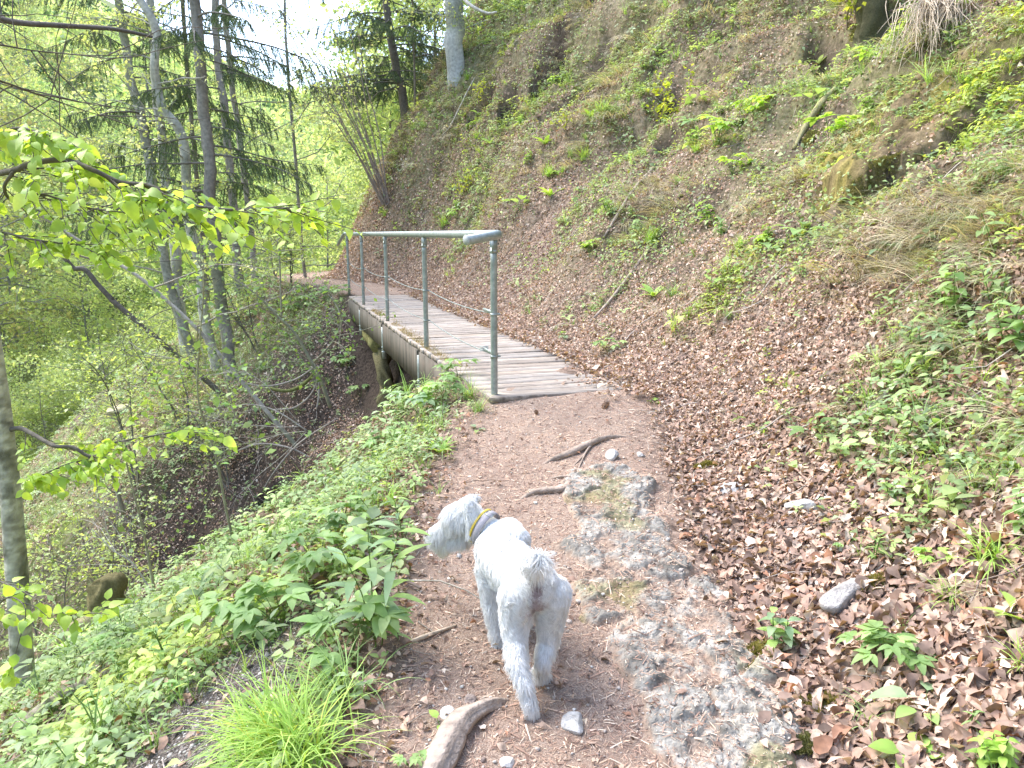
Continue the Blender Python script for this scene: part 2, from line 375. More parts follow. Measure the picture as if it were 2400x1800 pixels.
# posts
RZ=1.493
for k,u in enumerate(PU):
    mb=MB(); top=BP(u,PV,RZ-.085); bot=BP(u,PV,ZD+.0 if k else ZD-.25)
    ex=.0; P=np.linspace(bot,top,14); rr=np.full(14,.0235)
    mb.tube(P,rr,16,(.3,.35,.32)); p=mb.build('post',M['metal'],br)
    # collar ring low on the post and cable eyes
    for hz in(.27,.56):
        mb=MB(); mb.tube([BP(u,PV,ZD+hz-.01),BP(u,PV,ZD+hz+.008)],.0262,16); mb.tube([BP(u,PV+.02,ZD+hz),BP(u,PV+.045,ZD+hz)],.007,8); mb.build('cable_eye',M['metal'],p)
    # fork bracket carrying the rail
    mb=MB(); mb.tube([BP(u,PV,RZ-.12),BP(u,PV,RZ-.10)],.027,16)
    for sg in(-1,1): mb.box(BP(u+sg*.021,PV,RZ-.075),BD3*.0035,BN3*.02,UZ*.045)
    mb.build('rail_bracket',M['metal'],p)
    if k in(1,2,3):   # socket tube bolted below the deck edge
        mb=MB(); uo=u+.12*(k==1)+.1*(k==2)+.08*(k==3)
        mb.tube(np.linspace(BP(uo,-.575,ZD-.09),BP(uo,-.575,ZD-.50),4),.029,14)
        mb.tube([BP(uo,-.575,ZD-.34),BP(uo,-.575,ZD-.36)],.033,14); mb.tube([BP(uo,-.575,ZD-.40),BP(uo,-.575,ZD-.42)],.033,14)
        mb.build('post_socket',M['metal'],p)
# handrail tube: comes along the posts, bends outwards at the near end and is capped
endp=at(1094,563,4.72)-np.array((BA[0],BA[1],ZD)); far=at(792,573,14.9)-np.array((BA[0],BA[1],ZD))
corner=BP(PU[0]-.13,PV+.0,RZ)
base=[far,BP(PU[4]+.25,PV-.03,RZ-.015),BP(PU[4]-.1,PV,RZ)]+[BP(q,PV,RZ) for q in(PU[3],PU[2],PU[1],PU[0]+.5,PU[0]+.1)]
e=corner; d1=-BD3; d2=(endp-e)/np.linalg.norm(endp-e)
base+=[e-d1*.05]; base=[np.array(q) for q in base]
P=catmull(base,5); P=np.vstack([P,e-d1*.02+d2*.006,e+d2*.02-d1*.004,e+d2*.06,endp])
mb=MB(); mb.tube(P,.0305,20,(.3,.35,.32)); hr=mb.build('handrail',M['metal'],br)
mb=MB(); mb.tube([endp-d2*.001,endp+d2*.006],.0325,28,(.4,.42,.42)); cpm=mb.build('end_cap',vmat('cap_plastic',.5,0,.4,.05),hr,smooth=False)
for c in cpm.data.attributes: pass
for k in(1,2,3): mb=MB(); mb.tube([BP(PU[k]-.02,PV,RZ),BP(PU[k]+.02,PV,RZ)],.0325,20); mb.build('rail_sleeve',M['metal'],hr)
# cables
for hz,e1 in((.27,.05),(.56,.12)):
    mb=MB()
    for k in range(4):
        a=BP(PU[k],PV+.035,ZD+hz); b=BP(PU[k+1],PV+.035,ZD+hz)
        t=np.linspace(0,1,9)[:,None]; P=a+(b-a)*t; P[:,2]-=(.035*4*t*(1-t))[:,0]; mb.tube(P,.0042,6,(.55,.53,.48))
    cb=mb.build('cable',M['metal'],br)
    mb=MB(); a=BP(PU[0],PV+.035,ZD+hz); b=BP(PU[1],PV+.035,ZD+hz); q=a+(b-a)*.16
    mb.tube(np.linspace(a+(b-a)*.02,a+(b-a)*.16,4),.011,8,(.2,.2,.17)); 
    if hz<.4:
        th=np.linspace(0,6*np.pi,50); mb.tube(np.stack([q[0]+.03*np.cos(th),q[1]+.02*np.sin(th),q[2]+np.linspace(-.02,.02,50)],-1),.004,5,(.3,.3,.25))
    mb.build('cable_clamp',M['metal'],cb)
# ---------------- scattered cover ----------------
def leafT(L,W,fold=.15,curl=.3,droop=0,n=3,ser=0):
    """leaf blade along +x, surface up +z. returns V,F(tri)"""
    ts=np.linspace(0,1,n+2); V=[(0,0,0)];F=[]
    for t in ts[1:-1]:
        w=W/2*math.sin(math.pi*t**.75)**.8; x=L*t; z=-droop*L*t*t+curl*L*.3*math.sin(math.pi*t)
        V+=[(x,w,z+fold*w+curl*w*.5),(x,0,z),(x,-w,z+fold*w-curl*w*.3)]
    V.append((L,0,-droop*L)); 
    F+=[(0,2,1),(0,3,2)]
    for k in range(n-1):
        a=1+3*k;b=a+3
        F+=[(a,a+1,b+1),(a,b+1,b),(a+1,a+2,b+2),(a+1,b+2,b+1)]
    a=1+3*(n-1);e=len(V)-1; F+=[(a,a+1,e),(a+1,a+2,e)]
    return np.array(V),np.array(F)
def rotz(a): c,s=math.cos(a),math.sin(a); return np.array([[c,-s,0],[s,c,0],[0,0,1]])
def roty(a): c,s=math.cos(a),math.sin(a); return np.array([[c,0,s],[0,1,0],[-s,0,c]])
def rotx(a): c,s=math.cos(a),math.sin(a); return np.array([[1,0,0],[0,c,-s],[0,s,c]])
class T:   # a little template: verts, tris, relative colour
    def __init__(s): s.V=[];s.F=[];s.C=[];s.n=0
    def add(s,V,F,c=(1,1,1)):
        V=np.asarray(V,float); s.V.append(V); s.F.append(np.asarray(F)+s.n); s.C.append(np.broadcast_to(np.asarray(c,float),(len(V),3))); s.n+=len(V)
    def get(s): return np.vstack(s.V),np.vstack(s.F),np.vstack(s.C)
    def stem(s,P,r=.002,c=(.7,.8,.6),r2=None):
        P=np.asarray(P,float); m=len(P); V=[];r2=r if r2 is None else r2
        for k,p in enumerate(P):
            rr=r+(r2-r)*k/(m-1)
            for q in range(3): V.append(p+rr*np.array((math.cos(2.09*q),math.sin(2.09*q),0)))
        F=[]
        for k in range(m-1):
            for q in range(3): a=k*3+q;b=k*3+(q+1)%3; F+=[(a,b,b+3),(a,b+3,a+3)]
        s.add(V,F,c)
def blade(L,w,lean,bend,n=4):
    """grass blade from origin, leaning along +x"""
    V=[];F=[]; a=lean;x=z=0
    for k in range(n+1):
        t=k/n; ww=w*(1-t**1.6)/2
        if k<n: V+=[(x,ww,z),(x,-ww,z)]
        else: V.append((x,0,z))
        x+=math.sin(a)*L/n; z+=math.cos(a)*L/n; a+=bend/n
    for k in range(n-1): a=2*k; F+=[(a,a+1,a+3),(a,a+3,a+2)]
    a=2*(n-1); F.append((a,a+1,a+2)); return np.array(V),np.array(F)
def frames(N,rndtilt,yaw=None):
    """orthonormal frames with z near N, random yaw and tilt"""
    n=len(N); Z=N+rng.normal(0,1,(n,3))*np.asarray(rndtilt).reshape(-1,1); Z/=np.linalg.norm(Z,axis=1)[:,None]
    if yaw is None: yaw=rng.normal(0,1,(n,3))
    X=yaw-(yaw*Z).sum(1)[:,None]*Z; X/=np.linalg.norm(X,axis=1)[:,None]+1e-9
    return np.stack([X,np.cross(Z,X),Z],-1)
def scatter(name,tmpl,P,Fr,Sc,C,mat,parent=None,pieces=None):
    Vs=[];Fs=[];Cs=[];n0=0; k=rng.integers(0,len(tmpl),len(P))
    for q,tm in enumerate(tmpl):
        V,F=tm[0],tm[1]; c=tm[2] if len(tm)>2 else np.ones((len(V),3)); m=k==q
        if not m.any(): continue
        p=P[m];f=Fr[m];s=np.asarray(Sc)[m]; s=s[:,None,None] if s.ndim==1 else s[:,None,:]
        VV=np.einsum('nij,nvj->nvi',f,V[None]*s)+p[:,None]
        Vs.append(VV.reshape(-1,3)); Fs.append((F[None]+(np.arange(len(p))*len(V))[:,None,None]).reshape(-1,3)+n0); Cs.append((C[m][:,None]*c[None]).reshape(-1,3)); n0+=len(V)*len(p)
    return mesh(name,np.vstack(Vs),np.vstack(Fs),mat,parent,np.vstack(Cs))
def pal(n,cols,w,var=.15):
    cols=np.array(cols); k=rng.choice(len(cols),n,p=np.array(w)/sum(w)); return np.clip(cols[k]*(1+rng.normal(0,var,(n,1))),0,1)
def fan(n,r0,r1,a0=-46,a1=46,pw=1.0):
    a=rng.uniform(R(a0),R(a1),n); r=r0+(r1-r0)*rng.uniform(0,1,n)**pw; return r*np.sin(a),r*np.cos(a),r
def clear_of_bridge(x,y,m=0.0):
    bu,bv=bridge_uv(x,y); return ~((bu>-.1-m)&(bu<8.95+m)&(np.abs(bv)<.62+m))
# rock outcrop region beside the path
ORC=np.array([(.52,3.70),(.44,3.2),(.56,2.75),(.60,2.2),(.66,1.4)])
def rockd(x,y):
    b=np.full(x.shape,9.)
    for a,c in zip(ORC[:-1],ORC[1:]):
        d=c-a; t=np.clip(((x-a[0])*d[0]+(y-a[1])*d[1])/(d@d),0,1); b=np.minimum(b,np.hypot(x-a[0]-t*d[0],y-a[1]-t*d[1]))
    return b
def rockmask(x,y): return 1-sstep(.20,.46,rockd(x,y)+.10*fbm(x,y,.35,3,77))
def worley(x,y,sc,seed):
    X=x/sc;Y=y/sc; ix=np.floor(X).astype(np.int64); iy=np.floor(Y).astype(np.int64); d1=np.full(x.shape,9.);d2=d1.copy(); hid=np.zeros_like(d1)
    for a in(-1,0,1):
        for b in(-1,0,1):
            cx=ix+a+hash2(ix+a,iy+b,seed); cy=iy+b+hash2(ix+a,iy+b,seed+5); d=np.hypot(X-cx,Y-cy); h=hash2(ix+a,iy+b,seed+9); m=d<d1; d2=np.where(m,d1,np.minimum(d2,d)); hid=np.where(m,h,hid); d1=np.where(m,d,d1)
    return d1,d2,hid
def rk_m(x,y): return 1-sstep(.08,.35,.02+rockd(x,y)+.16*fbm(x,y,.3,3,77))
def rk_h(x,y,m):
    wx=x+.05*fbm(x,y,.15,3,5); wy=y+.05*fbm(x,y,.15,3,6)
    d1,d2,hd=worley(wx*.8+wy*.35,wy-.3*wx,.20,3); e1=sstep(.0,.16,d2-d1); c1,c2,hc=worley(wx,wy*1.2,.06,13); d3,d4,he=worley(wx,wy,.024,17)
    return -.024+sstep(0,.6,m)*(.030+.042*e1*hd*(.6+.5*sstep(.3,.7,x))+.014*sstep(0,.10,c2-c1)*hc+.006*sstep(0,.15,d4-d3)*he+.026*fbm(x,y,.14,5,15,.6))
def HR(x,y):
    z=H(x,y); k=(x>-.1)&(x<1.5)&(y>.9)&(y<4.3)
    if k.any(): z[k]+=np.maximum(rk_h(x[k],y[k],rk_m(x[k],y[k])),0)
    return z
GR=hit(490,1730)
LIT=[leafT(.062,.042,f,c,d,3) for f,c,d in((.1,.3,.1),(.3,.6,-.1),(-.15,.2,.2),(.4,.3,0),(.1,.9,.2),(-.3,-.4,0),(.2,-.3,-.2),(.9,.6,.1))]
LC=[(.45,.315,.235),(.33,.215,.16),(.22,.15,.115),(.64,.53,.43),(.38,.20,.125),(.51,.385,.295)]
def jit(T_,a=.0035):
    V,F=T_; return V+rng.normal(0,a,V.shape)*np.array((1,1,.6)),F
LIT=[jit(t_) for t_ in LIT for q in(0,1)]
LIT2=[leafT(.062,.044,f,c,d,1) for f,c,d in((.2,.5,.1),(.5,.9,-.1),(-.3,.3,.3),(.5,.4,0),(.1,1.0,.2),(-.5,-.6,0))]
n=1500000; x,y,r=fan(n,.7,27)
s,zp=pathsd(x,y); rk=rockmask(x,y)
brown=fbm(x,y,1.6,3,61)
p_up=sstep(.45,.9,s)*np.clip(.78+.9*brown-.30*sstep(1.5,4.0,.8*s),.25,1)
p_up=np.maximum(p_up,sstep(.5,.8,s)*(1-sstep(1.2,2.2,s))*.9)
p_path=.026+.10*sstep(.3,.6,np.abs(s))
p_dn=sstep(.7,1.1,-s)*np.clip(.12+.9*fbm(x,y,.9,3,63),.02,.7)+.30*sstep(.4,.6,-s)*(1-sstep(.6,1.0,-s))
bu_,bv_=bridge_uv(x,y); p_dn=np.maximum(p_dn,.6*sstep(.8,2,bu_)*(1-sstep(11,13,bu_))*np.clip(.6+fbm(x,y,.8,3,64),0,1)*(s<-.7)*(1-sstep(6,12,-s)))
p_up=p_up*(1-.85*sstep(.2,.4,fbm(x,y,.75,2,25))*sstep(1.4,2.2,s))
p=np.where(s>.45,p_up,np.where(s>-.7,np.maximum(p_path,p_dn*.5*(s<-.3)),p_dn))*(1-.82*rk)
p*=(.55+.45*sstep(1.5,4.0,r))*.95
k=(rng.uniform(0,1,n)<p)&clear_of_bridge(x,y); x,y,r=x[k],y[k],r[k]
z=HR(x,y); N=Hn(x,y,.06); s=s[k]
P=np.stack([x,y,z],-1)+N*rng.uniform(0,.022,(len(x),1))
sc=np.minimum(rng.lognormal(-.42,.36,len(x)),1.25)*(1-.34*sstep(1.8,4.5,r)+.45*sstep(7,22,r))*np.clip(1-.35*sstep(2.2,1.2,r),.6,1)*np.where(np.abs(s)<.6,.6,1)
Sc=np.stack([sc,sc*rng.uniform(.5,1.1,len(x)),sc*rng.uniform(.3,1.5,len(x))],-1)
C=pal(len(x),LC,[3,4,2.6,1.1,.7,1.5],.2); nr=r<4.5
for q,tm in((nr,LIT),(~nr,LIT2)):
    o=scatter('leaf_litter',tm,P[q],frames(N[q],.42),Sc[q],C[q],M['litter']); tag(o,'carpet of dry brown beech leaves near the viewer' if tm is LIT else 'carpet of dry brown leaves farther along the bank',None,None,'stuff')
print('litter',len(x))
# needles and crumbs trodden into the path
def stick(L,w): V=np.array([(-L/2,-w,0),(-L/2,w,0),(L/2,w*.6,0),(L/2,-w*.6,0),(0,0,w*1.3)]); return V,np.array([(0,1,4),(1,2,4),(2,3,4),(3,0,4)])
NT=[stick(.016,.0009),stick(.022,.001),stick(.011,.0014),stick(.03,.0012)]
n=170000; x,y,r=fan(n,.8,9,-40,40); s,_=pathsd(x,y); k=(np.abs(s)<.85+.2*rng.normal(0,1,n))&clear_of_bridge(x,y); x,y,r=x[k],y[k],r[k]
P=np.stack([x,y,HR(x,y)+.003],-1); N=Hn(x,y)
o=scatter('needle_litter',NT,P,frames(N,.18),rng.lognormal(-.45,.4,len(x))*(1+.1*r),pal(len(x),[(.62,.44,.32),(.42,.27,.2),(.2,.12,.09),(.7,.58,.46)],[3,4,3,1.4]),M['litter']); tag(o,'dry spruce needles trodden into the footpath',None,None,'stuff')
# grit
def pebT(sd):
    r_=np.random.default_rng(sd); bm=bmesh.new(); bmesh.ops.create_icosphere(bm,subdivisions=1,radius=1)
    V=np.array([v.co[:] for v in bm.verts])*(1+r_.normal(0,.18,(len(bm.verts),1)))*np.array((1,.8,.55)); F=np.array([[v.index for v in f.verts] for f in bm.faces]); bm.free(); return V,F
PEB=[pebT(k) for k in range(4)]
n=26000; x,y,r=fan(n,.8,10,-42,40); s,_=pathsd(x,y); scree=(1-sstep(.25,.6,np.hypot((x-GR[0])/.45,(y-GR[1])/.5)))
k=(rng.uniform(0,1,n)<np.where(np.abs(s)<.8,.5,.03)+.8*rockmask(x,y)+scree)&clear_of_bridge(x,y); x,y=x[k],y[k]
P=np.stack([x,y,HR(x,y)+.002],-1)
o=scatter('grit',PEB,P,frames(Hn(x,y),.3),rng.lognormal(-5.6,.5,len(x)),pal(len(x),[(.42,.36,.31),(.30,.23,.19),(.58,.54,.48)],[3,3,2]),M['stone']); tag(o,'small grit and crumbs of stone on the footpath',None,None,'stuff')
n=60000; x=GR[0]+rng.normal(0,.26,n); y=GR[1]+rng.normal(0,.32,n); s,_=pathsd(x,y); k=(s<-.85); x,y=x[k],y[k]
P=np.stack([x,y,H(x,y)+.002],-1)
o=scatter('gravel',PEB,P,frames(Hn(x,y),.3),rng.lognormal(-5.95,.5,len(x)),pal(len(x),[(.20,.17,.145),(.12,.098,.08),(.42,.39,.34)],[3,4,.8]),M['stone']); tag(o,'grey gravel scree below the path edge',None,None,'stuff')
# twigs
def twigT(sd):
    r_=np.random.default_rng(sd); t=T(); P=np.cumsum(np.vstack([[0,0,0],np.stack([np.full(5,.05),r_.normal(0,.012,5),r_.normal(0,.008,5)],-1)]),0)
    V=[];F=[]
    for k_,p_ in enumerate(P):
        rr=.0028*(1-.6*k_/5)
        for q in range(3): V.append(p_+rr*np.array((0,math.cos(2.09*q),math.sin(2.09*q))))
    for k_ in range(5):
        for q in range(3): a=k_*3+q;b=k_*3+(q+1)%3; F+=[(a,b,b+3),(a,b+3,a+3)]
    return np.array(V),np.array(F)
n=6000; x,y,r=fan(n,.9,20); s,_=pathsd(x,y); k=(np.abs(s)>.5+.1*rng.normal(0,1,n))&clear_of_bridge(x,y); x,y,r=x[k],y[k],r[k]
N=Hn(x,y,.06); P=np.stack([x,y,H(x,y)],-1)+N*.015; dn=N*np.array((1,1,0)); dn=dn+np.array((0,0,-1))*(1-N[:,2:])+rng.normal(0,.35,(len(x),3))
o=scatter('twig_litter',[twigT(k) for k in range(6)],P,frames(N,.1,dn),rng.lognormal(-.5,.5,len(x))*(1+.04*r),pal(len(x),[(.34,.29,.25),(.22,.17,.14),(.5,.45,.38)],[3,2,1]),M['bark']); tag(o,'fallen twigs scattered through the leaf litter',None,None,'stuff')
# green cover -------------------------------------------------
GC1=[(.29,.41,.16),(.36,.47,.19),(.21,.31,.13),(.42,.52,.21),(.32,.42,.23)]
def sprig(sd,nl,L,Wd,h,spread=.8,whorl=False):
    r_=np.random.default_rng(sd); t=T(); P=[(0,0,0),(r_.normal(0,.01),r_.normal(0,.01),h*.5),(r_.normal(0,.02),r_.normal(0,.02),h)]
    t.stem(P,.0016)
    for k_ in range(nl):
        z=h*(1 if whorl else .25+.75*(k_+1)/nl); a=k_*2.4+r_.normal(0,.3)
        V,F=leafT(L*r_.uniform(.7,1.15),Wd*r_.uniform(.8,1.1),.2,.1,r_.uniform(.1,.5),2)
        V=V@roty(-r_.uniform(.0,.5)).T; V=V+np.array((.006,0,0)); V=V@rotz(a).T+np.array(P[2])*(z/h); t.add(V,F,(1,1,1)*np.array(r_.uniform(.8,1.2)))
    return t.get()
SPR=[sprig(k,nl,L,w,h,whorl=wh) for k,(nl,L,w,h,wh) in enumerate([(5,.04,.022,.06,1),(6,.05,.02,.09,0),(3,.055,.035,.08,1),(7,.03,.02,.07,0),(5,.06,.025,.12,0),(4,.035,.03,.05,1)])]
def tuft(sd,nb,L,w,bend=1.6,lean=.5):
    r_=np.random.default_rng(sd); t=T()
    for k_ in range(nb):
        V,F=blade(L*r_.uniform(.5,1.1),w*r_.uniform(.7,1.2),abs(r_.normal(lean*.5,lean*.5)),bend*r_.uniform(.5,1.2)); V=V@rotz(r_.uniform(0,6.28)).T+np.array((*r_.normal(0,L*.04,2),0)); t.add(V,F,np.array((1,1,1))*r_.uniform(.7,1.25))
    return t.get()
GT=[tuft(k,14,.16,.004) for k in range(4)]
n=300000; x,y,r=fan(n,.9,28); z=H(x,y,False); s,_=pathsd(x,y)
gn=fbm(x,y,.9,3,81)
pu=sstep(.8,1.8,s)*np.clip(.02-.22*(1-sstep(1.2,2.2,z))+1.7*gn+.12*(z-1.2),.012,.9)
pd=sstep(.55,.95,-s)*np.clip(.85+.9*fbm(x,y,.8,3,83),.08,1)
bu,bv=bridge_uv(x,y); gul=sstep(.6,1.6,bu)*(1-sstep(7,9.5,bu))*(bv<.6)*(1-sstep(5,8,-bv))
scree=(1-sstep(.55,1.2,np.hypot((x-GR[0])/.36,(y-GR[1])/.42)))
p=np.maximum(pu,pd*.5)*(1-.85*gul)*(1-scree)*(1-sstep(.3,.9,rockmask(x,y)))
k=(rng.uniform(0,1,n)<p)&clear_of_bridge(x,y,.02); x,y,r=x[k],y[k],r[k]; s=s[k]
N=Hn(x,y,.06); up=N*.4+np.array((0,0,.8)); up/=np.linalg.norm(up,axis=1)[:,None]
P=np.stack([x,y,H(x,y)-.005],-1)
sc=rng.lognormal(-.2,.35,len(x))*(1+.3*sstep(5,22,r))*np.where(s<0,.85,.9); C=pal(len(x),GC1,[3,3,2,1.5,2],.18)
yel=(fbm(x,y,1.5,2,85)>.25)[:,None]; C=np.where(yel,C*np.array((1.25,1.15,.7)),C)
kt_=rng.uniform(0,1,len(x))<.8
o=scatter('undergrowth',SPR,P[kt_],frames(up[kt_],.2),sc[kt_],C[kt_],M['leaf']); tag(o,'low green herbs and seedlings covering the slopes',None,None,'stuff')
o=scatter('grass',GT,P[~kt_],frames(up[~kt_],.15),sc[~kt_]*rng.uniform(.5,1.2,(~kt_).sum()),C[~kt_]*np.array((1,1.1,.8)),M['grass']); tag(o,'short green grass growing between the herbs',None,None,'stuff'); print('herbs',len(x))
# dry tufts of last year's grass hanging down the bank
def hang(sd):
    r_=np.random.default_rng(sd); t=T()
    for k_ in range(16):
        L=r_.uniform(.12,.34); V,F=blade(L,.0034,.5,r_.uniform(1.2,2.2),5); V=V@rotz(r_.normal(0,.45)).T+np.array((r_.normal(0,.01),r_.normal(0,.05),0)); t.add(V,F,np.array((1,1,1))*r_.uniform(.6,1.3))
    return t.get()
HG=[hang(k) for k in range(5)]
n=60000; x,y,r=fan(n,2,26,-30,46); z=H(x,y,False); s,_=pathsd(x,y)
p=sstep(1.2,2.4,s)*np.clip(-.05+2.0*fbm(x,y,.9,3,91)+.06*(z-1.0),.0,.8)
k=rng.uniform(0,1,n)<p; x,y,r=x[k],y[k],r[k]; N=Hn(x,y,.08); dn=N*np.array((1,1,0)); dn/=np.linalg.norm(dn,axis=1)[:,None]+1e-9
P=np.stack([x,y,H(x,y)-.004],-1); nn=N*.8+np.array((0,0,.4)); nn/=np.linalg.norm(nn,axis=1)[:,None]
o=scatter('dry_grass',HG,P,frames(nn,.12,dn+rng.normal(0,.2,dn.shape)),rng.lognormal(-.1,.35,len(x))*(1+.15*sstep(6,20,r)),pal(len(x),[(.48,.42,.29),(.36,.33,.20),(.58,.52,.38),(.26,.31,.13)],[3,2,1.5,2]),M['grass']); tag(o,'dry straw-coloured grass hanging down the steep bank',None,None,'stuff')
# tiny leaves speckling the bank
SP=[leafT(.026,.019,.2,.2,.2,1),leafT(.034,.02,.1,.1,.4,1)]
n=620000; x,y,r=fan(n,1.5,30,-40,46); s,_=pathsd(x,y); z=H(x,y,False)
p=sstep(.9,2.2,s)*np.clip(.08+1.7*fbm(x,y,.7,4,95)+.08*(z-1),.0,.9)
k=rng.uniform(0,1,n)<p; x,y,r=x[k],y[k],r[k]; N=Hn(x,y,.05); P=np.stack([x,y,H(x,y)],-1)+N*rng.uniform(.01,.09,(len(x),1))
o=scatter('small_foliage',SP,P,frames(N*.6+np.array((0,0,.5)),.35),rng.lognormal(.05,.35,len(x))*(1+.4*sstep(6,24,r)),pal(len(x),GC1+[(.26,.30,.07)],[2,3,1,2,1,2],.2),M['leaf']); tag(o,'tiny bright leaves speckled across the bank',None,None,'stuff'); print('speck',len(x))
# ---------------- the dog ----------------
def dog():
    root=tag(empty('dog',tuple(at(1215,1640,2.2)[:2])+(ground(.02,2.2),)),'small white shaggy dog standing on the path with its head turned aside','dog')
    RO=np.array(root.location)
    bm=bmesh.new()
    def ball(c,r,sc=(1,1,1),ax=None):
        c=np.asarray(c)-RO
        m=bmesh.ops.create_icosphere(bm,subdivisions=2,radius=r)
        for v in m['verts']:
            p=np.array(v.co)*np.array(sc)
            v.co=Vector(p+c)
    def bone(pts,n=7,sc=(1,1,1)):
        P=[at(*q[:3]) for q in pts]; r=[q[3] for q in pts]
        for a in range(len(P)-1):
            L=np.linalg.norm(P[a+1]-P[a]); m=max(2,int(L/(.3*min(r[a],r[a+1]))))
            for t in np.linspace(0,1,m): ball(P[a]*(1-t)+P[a+1]*t,r[a]*(1-t)+r[a+1]*t,sc)
    # trunk: deep chest, narrower waist, rounded rump
    bone([(1253,1372,2.20,.079),(1211,1335,2.33,.083),(1184,1308,2.43,.088),(1172,1290,2.52,.093)])
    bone([(1200,1345,2.40,.070),(1178,1330,2.50,.080)])
    bone([(1205,1268,2.46,.055),(1190,1252,2.54,.058)])
    # neck and head
    bone([(1170,1268,2.55,.066),(1145,1243,2.60,.052),(1112,1222,2.64,.050)])
    bone([(1093,1208,2.65,.057),(1074,1214,2.655,.054)])
    bone([(1074,1222,2.66,.048),(1050,1240,2.665,.040),(1029,1253,2.665,.034)])
    bone([(1078,1252,2.655,.038),(1046,1270,2.66,.032)])
    # ears: one hangs over the cheek, the far one sticks up a little
    bone([(1100,1182,2.60,.024),(1108,1218,2.578,.024),(1110,1248,2.575,.018)],sc=(1,.5,1))
    bone([(1095,1178,2.70,.024),(1112,1168,2.72,.018)],sc=(1,.7,1))
    # hind leg nearest the viewer
    bone([(1218,1395,2.20,.068),(1208,1450,2.20,.048),(1208,1500,2.17,.034),(1213,1560,2.10,.024),(1230,1605,2.06,.019),(1243,1655,2.045,.017),(1247,1680,2.055,.020)])
    bone([(1247,1693,2.045,.022),(1252,1683,2.10,.024)],sc=(1.15,1.1,.75))
    for dx in(-16,-5,6,17): bone([(1252+dx,1686,2.115,.0115),(1252+dx*1.1,1682,2.13,.010)],sc=(1,1,.85))
    # other hind leg, a step ahead
    bone([(1290,1392,2.21,.066),(1290,1450,2.24,.044),(1284,1500,2.24,.030),(1273,1548,2.19,.021),(1267,1580,2.205,.017)])
    bone([(1266,1588,2.235,.024),(1268,1580,2.26,.024)],sc=(1.1,1.1,.8))
    # front legs
    bone([(1150,1330,2.50,.056),(1150,1400,2.47,.033),(1158,1450,2.44,.023),(1166,1500,2.42,.0185),(1171,1526,2.42,.019)])
    bone([(1172,1536,2.415,.026),(1173,1528,2.445,.025)],sc=(1.15,1.1,.8))
    bone([(1215,1330,2.54,.055),(1222,1385,2.54,.034),(1226,1440,2.53,.025),(1228,1485,2.53,.022)])
    bone([(1228,1497,2.52,.025),(1229,1490,2.545,.024)],sc=(1.15,1.1,.8))
    # tail curled up over the rump
    bone([(1243,1338,2.13,.020),(1240,1315,2.11,.016),(1250,1302,2.10,.013),(1265,1306,2.09,.010),(1270,1320,2.085,.008)])
    me=bpy.data.meshes.new('body'); bm.to_mesh(me); bm.free()
    ob=bpy.data.objects.new('body',me); COL.objects.link(ob)
    m=ob.modifiers.new('r','REMESH'); m.mode='VOXEL'; m.voxel_size=.006
    m=ob.modifiers.new('s','SMOOTH'); m.factor=.6; m.iterations=7
    dg=bpy.context.evaluated_depsgraph_get(); me2=bpy.data.meshes.new_from_object(ob.evaluated_get(dg)); 
    bpy.data.objects.remove(ob); me2.name='body'
    nv=len(me2.vertices); V=np.empty(nv*3,np.float32); me2.vertices.foreach_get('co',V); V=V.reshape(-1,3); N=np.empty(nv*3,np.float32); me2.vertices.foreach_get('normal',N); N=N.reshape(-1,3)
    WV=V+RO
    K={k:at(*q)for k,q in dict(head=(1078,1222,2.65),nose=(1022,1254,2.665),neck=(1135,1236,2.61),sh=(1180,1280,2.52),rump=(1253,1350,2.16),anus=(1254,1385,2.10),inner=(1251,1432,2.13),tail=(1252,1312,2.10),chin=(1045,1272,2.66),belly=(1200,1380,2.36)).items()}
    def dcol(P):
        c=np.tile(np.array((.83,.83,.81)),(len(P),1))
        def blend(k,r,cc,st=1,sc=(1,1,1)):
            nonlocal c
            d=np.linalg.norm((P-K[k])/np.array(sc),axis=1)+.012*vnoise(P[:,0]*60,P[:,2]*60,5); w=((1-sstep(r*.45,r,d))*st)[:,None]; c=c*(1-w)+np.array(cc)*w
        blend('anus',.062,(.34,.26,.27),.95,(.62,1,1)); blend('inner',.062,(.42,.33,.33),.85,(.5,1,1.3)); blend('chin',.05,(.80,.76,.66),.8); blend('neck',.04,(.82,.79,.70),.4)
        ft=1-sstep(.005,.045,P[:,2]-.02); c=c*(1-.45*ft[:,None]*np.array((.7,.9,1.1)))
        return c
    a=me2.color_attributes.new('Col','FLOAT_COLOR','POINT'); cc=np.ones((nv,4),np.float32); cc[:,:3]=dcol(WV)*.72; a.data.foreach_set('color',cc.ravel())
    me2.polygons.foreach_set('use_smooth',np.ones(len(me2.polygons),bool)); me2.materials.clear(); me2.materials.append(vmat('dog_skin',.9,0,.1,.08,60))
    body=bpy.data.objects.new('body',me2); COL.objects.link(body); body.parent=root
    # fur: combed strands growing from the body
    nf=len(me2.polygons); fa=np.empty(nf,np.float32); me2.polygons.foreach_get('area',fa); fc=np.empty(nf*3,np.float32); me2.polygons.foreach_get('center',fc); fc=fc.reshape(-1,3); fn=np.empty(nf*3,np.float32); me2.polygons.foreach_get('normal',fn); fn=fn.reshape(-1,3)
    n=95000; k=rng.choice(nf,n,p=fa/fa.sum()); N=fn[k]; P=fc[k]+np.cross(N,rng.normal(0,.004,(n,3)))
    Wp=P+RO
    def near(kk,r): return 1-sstep(r*.6,r,np.linalg.norm(Wp-K[kk],axis=1))
    hd=np.maximum(near('head',.11),near('nose',.085)); tl=near('tail',.06)*(Wp[:,2]>K['rump'][2]-.0)
    axis=K['rump']-K['sh']; axis/=np.linalg.norm(axis)
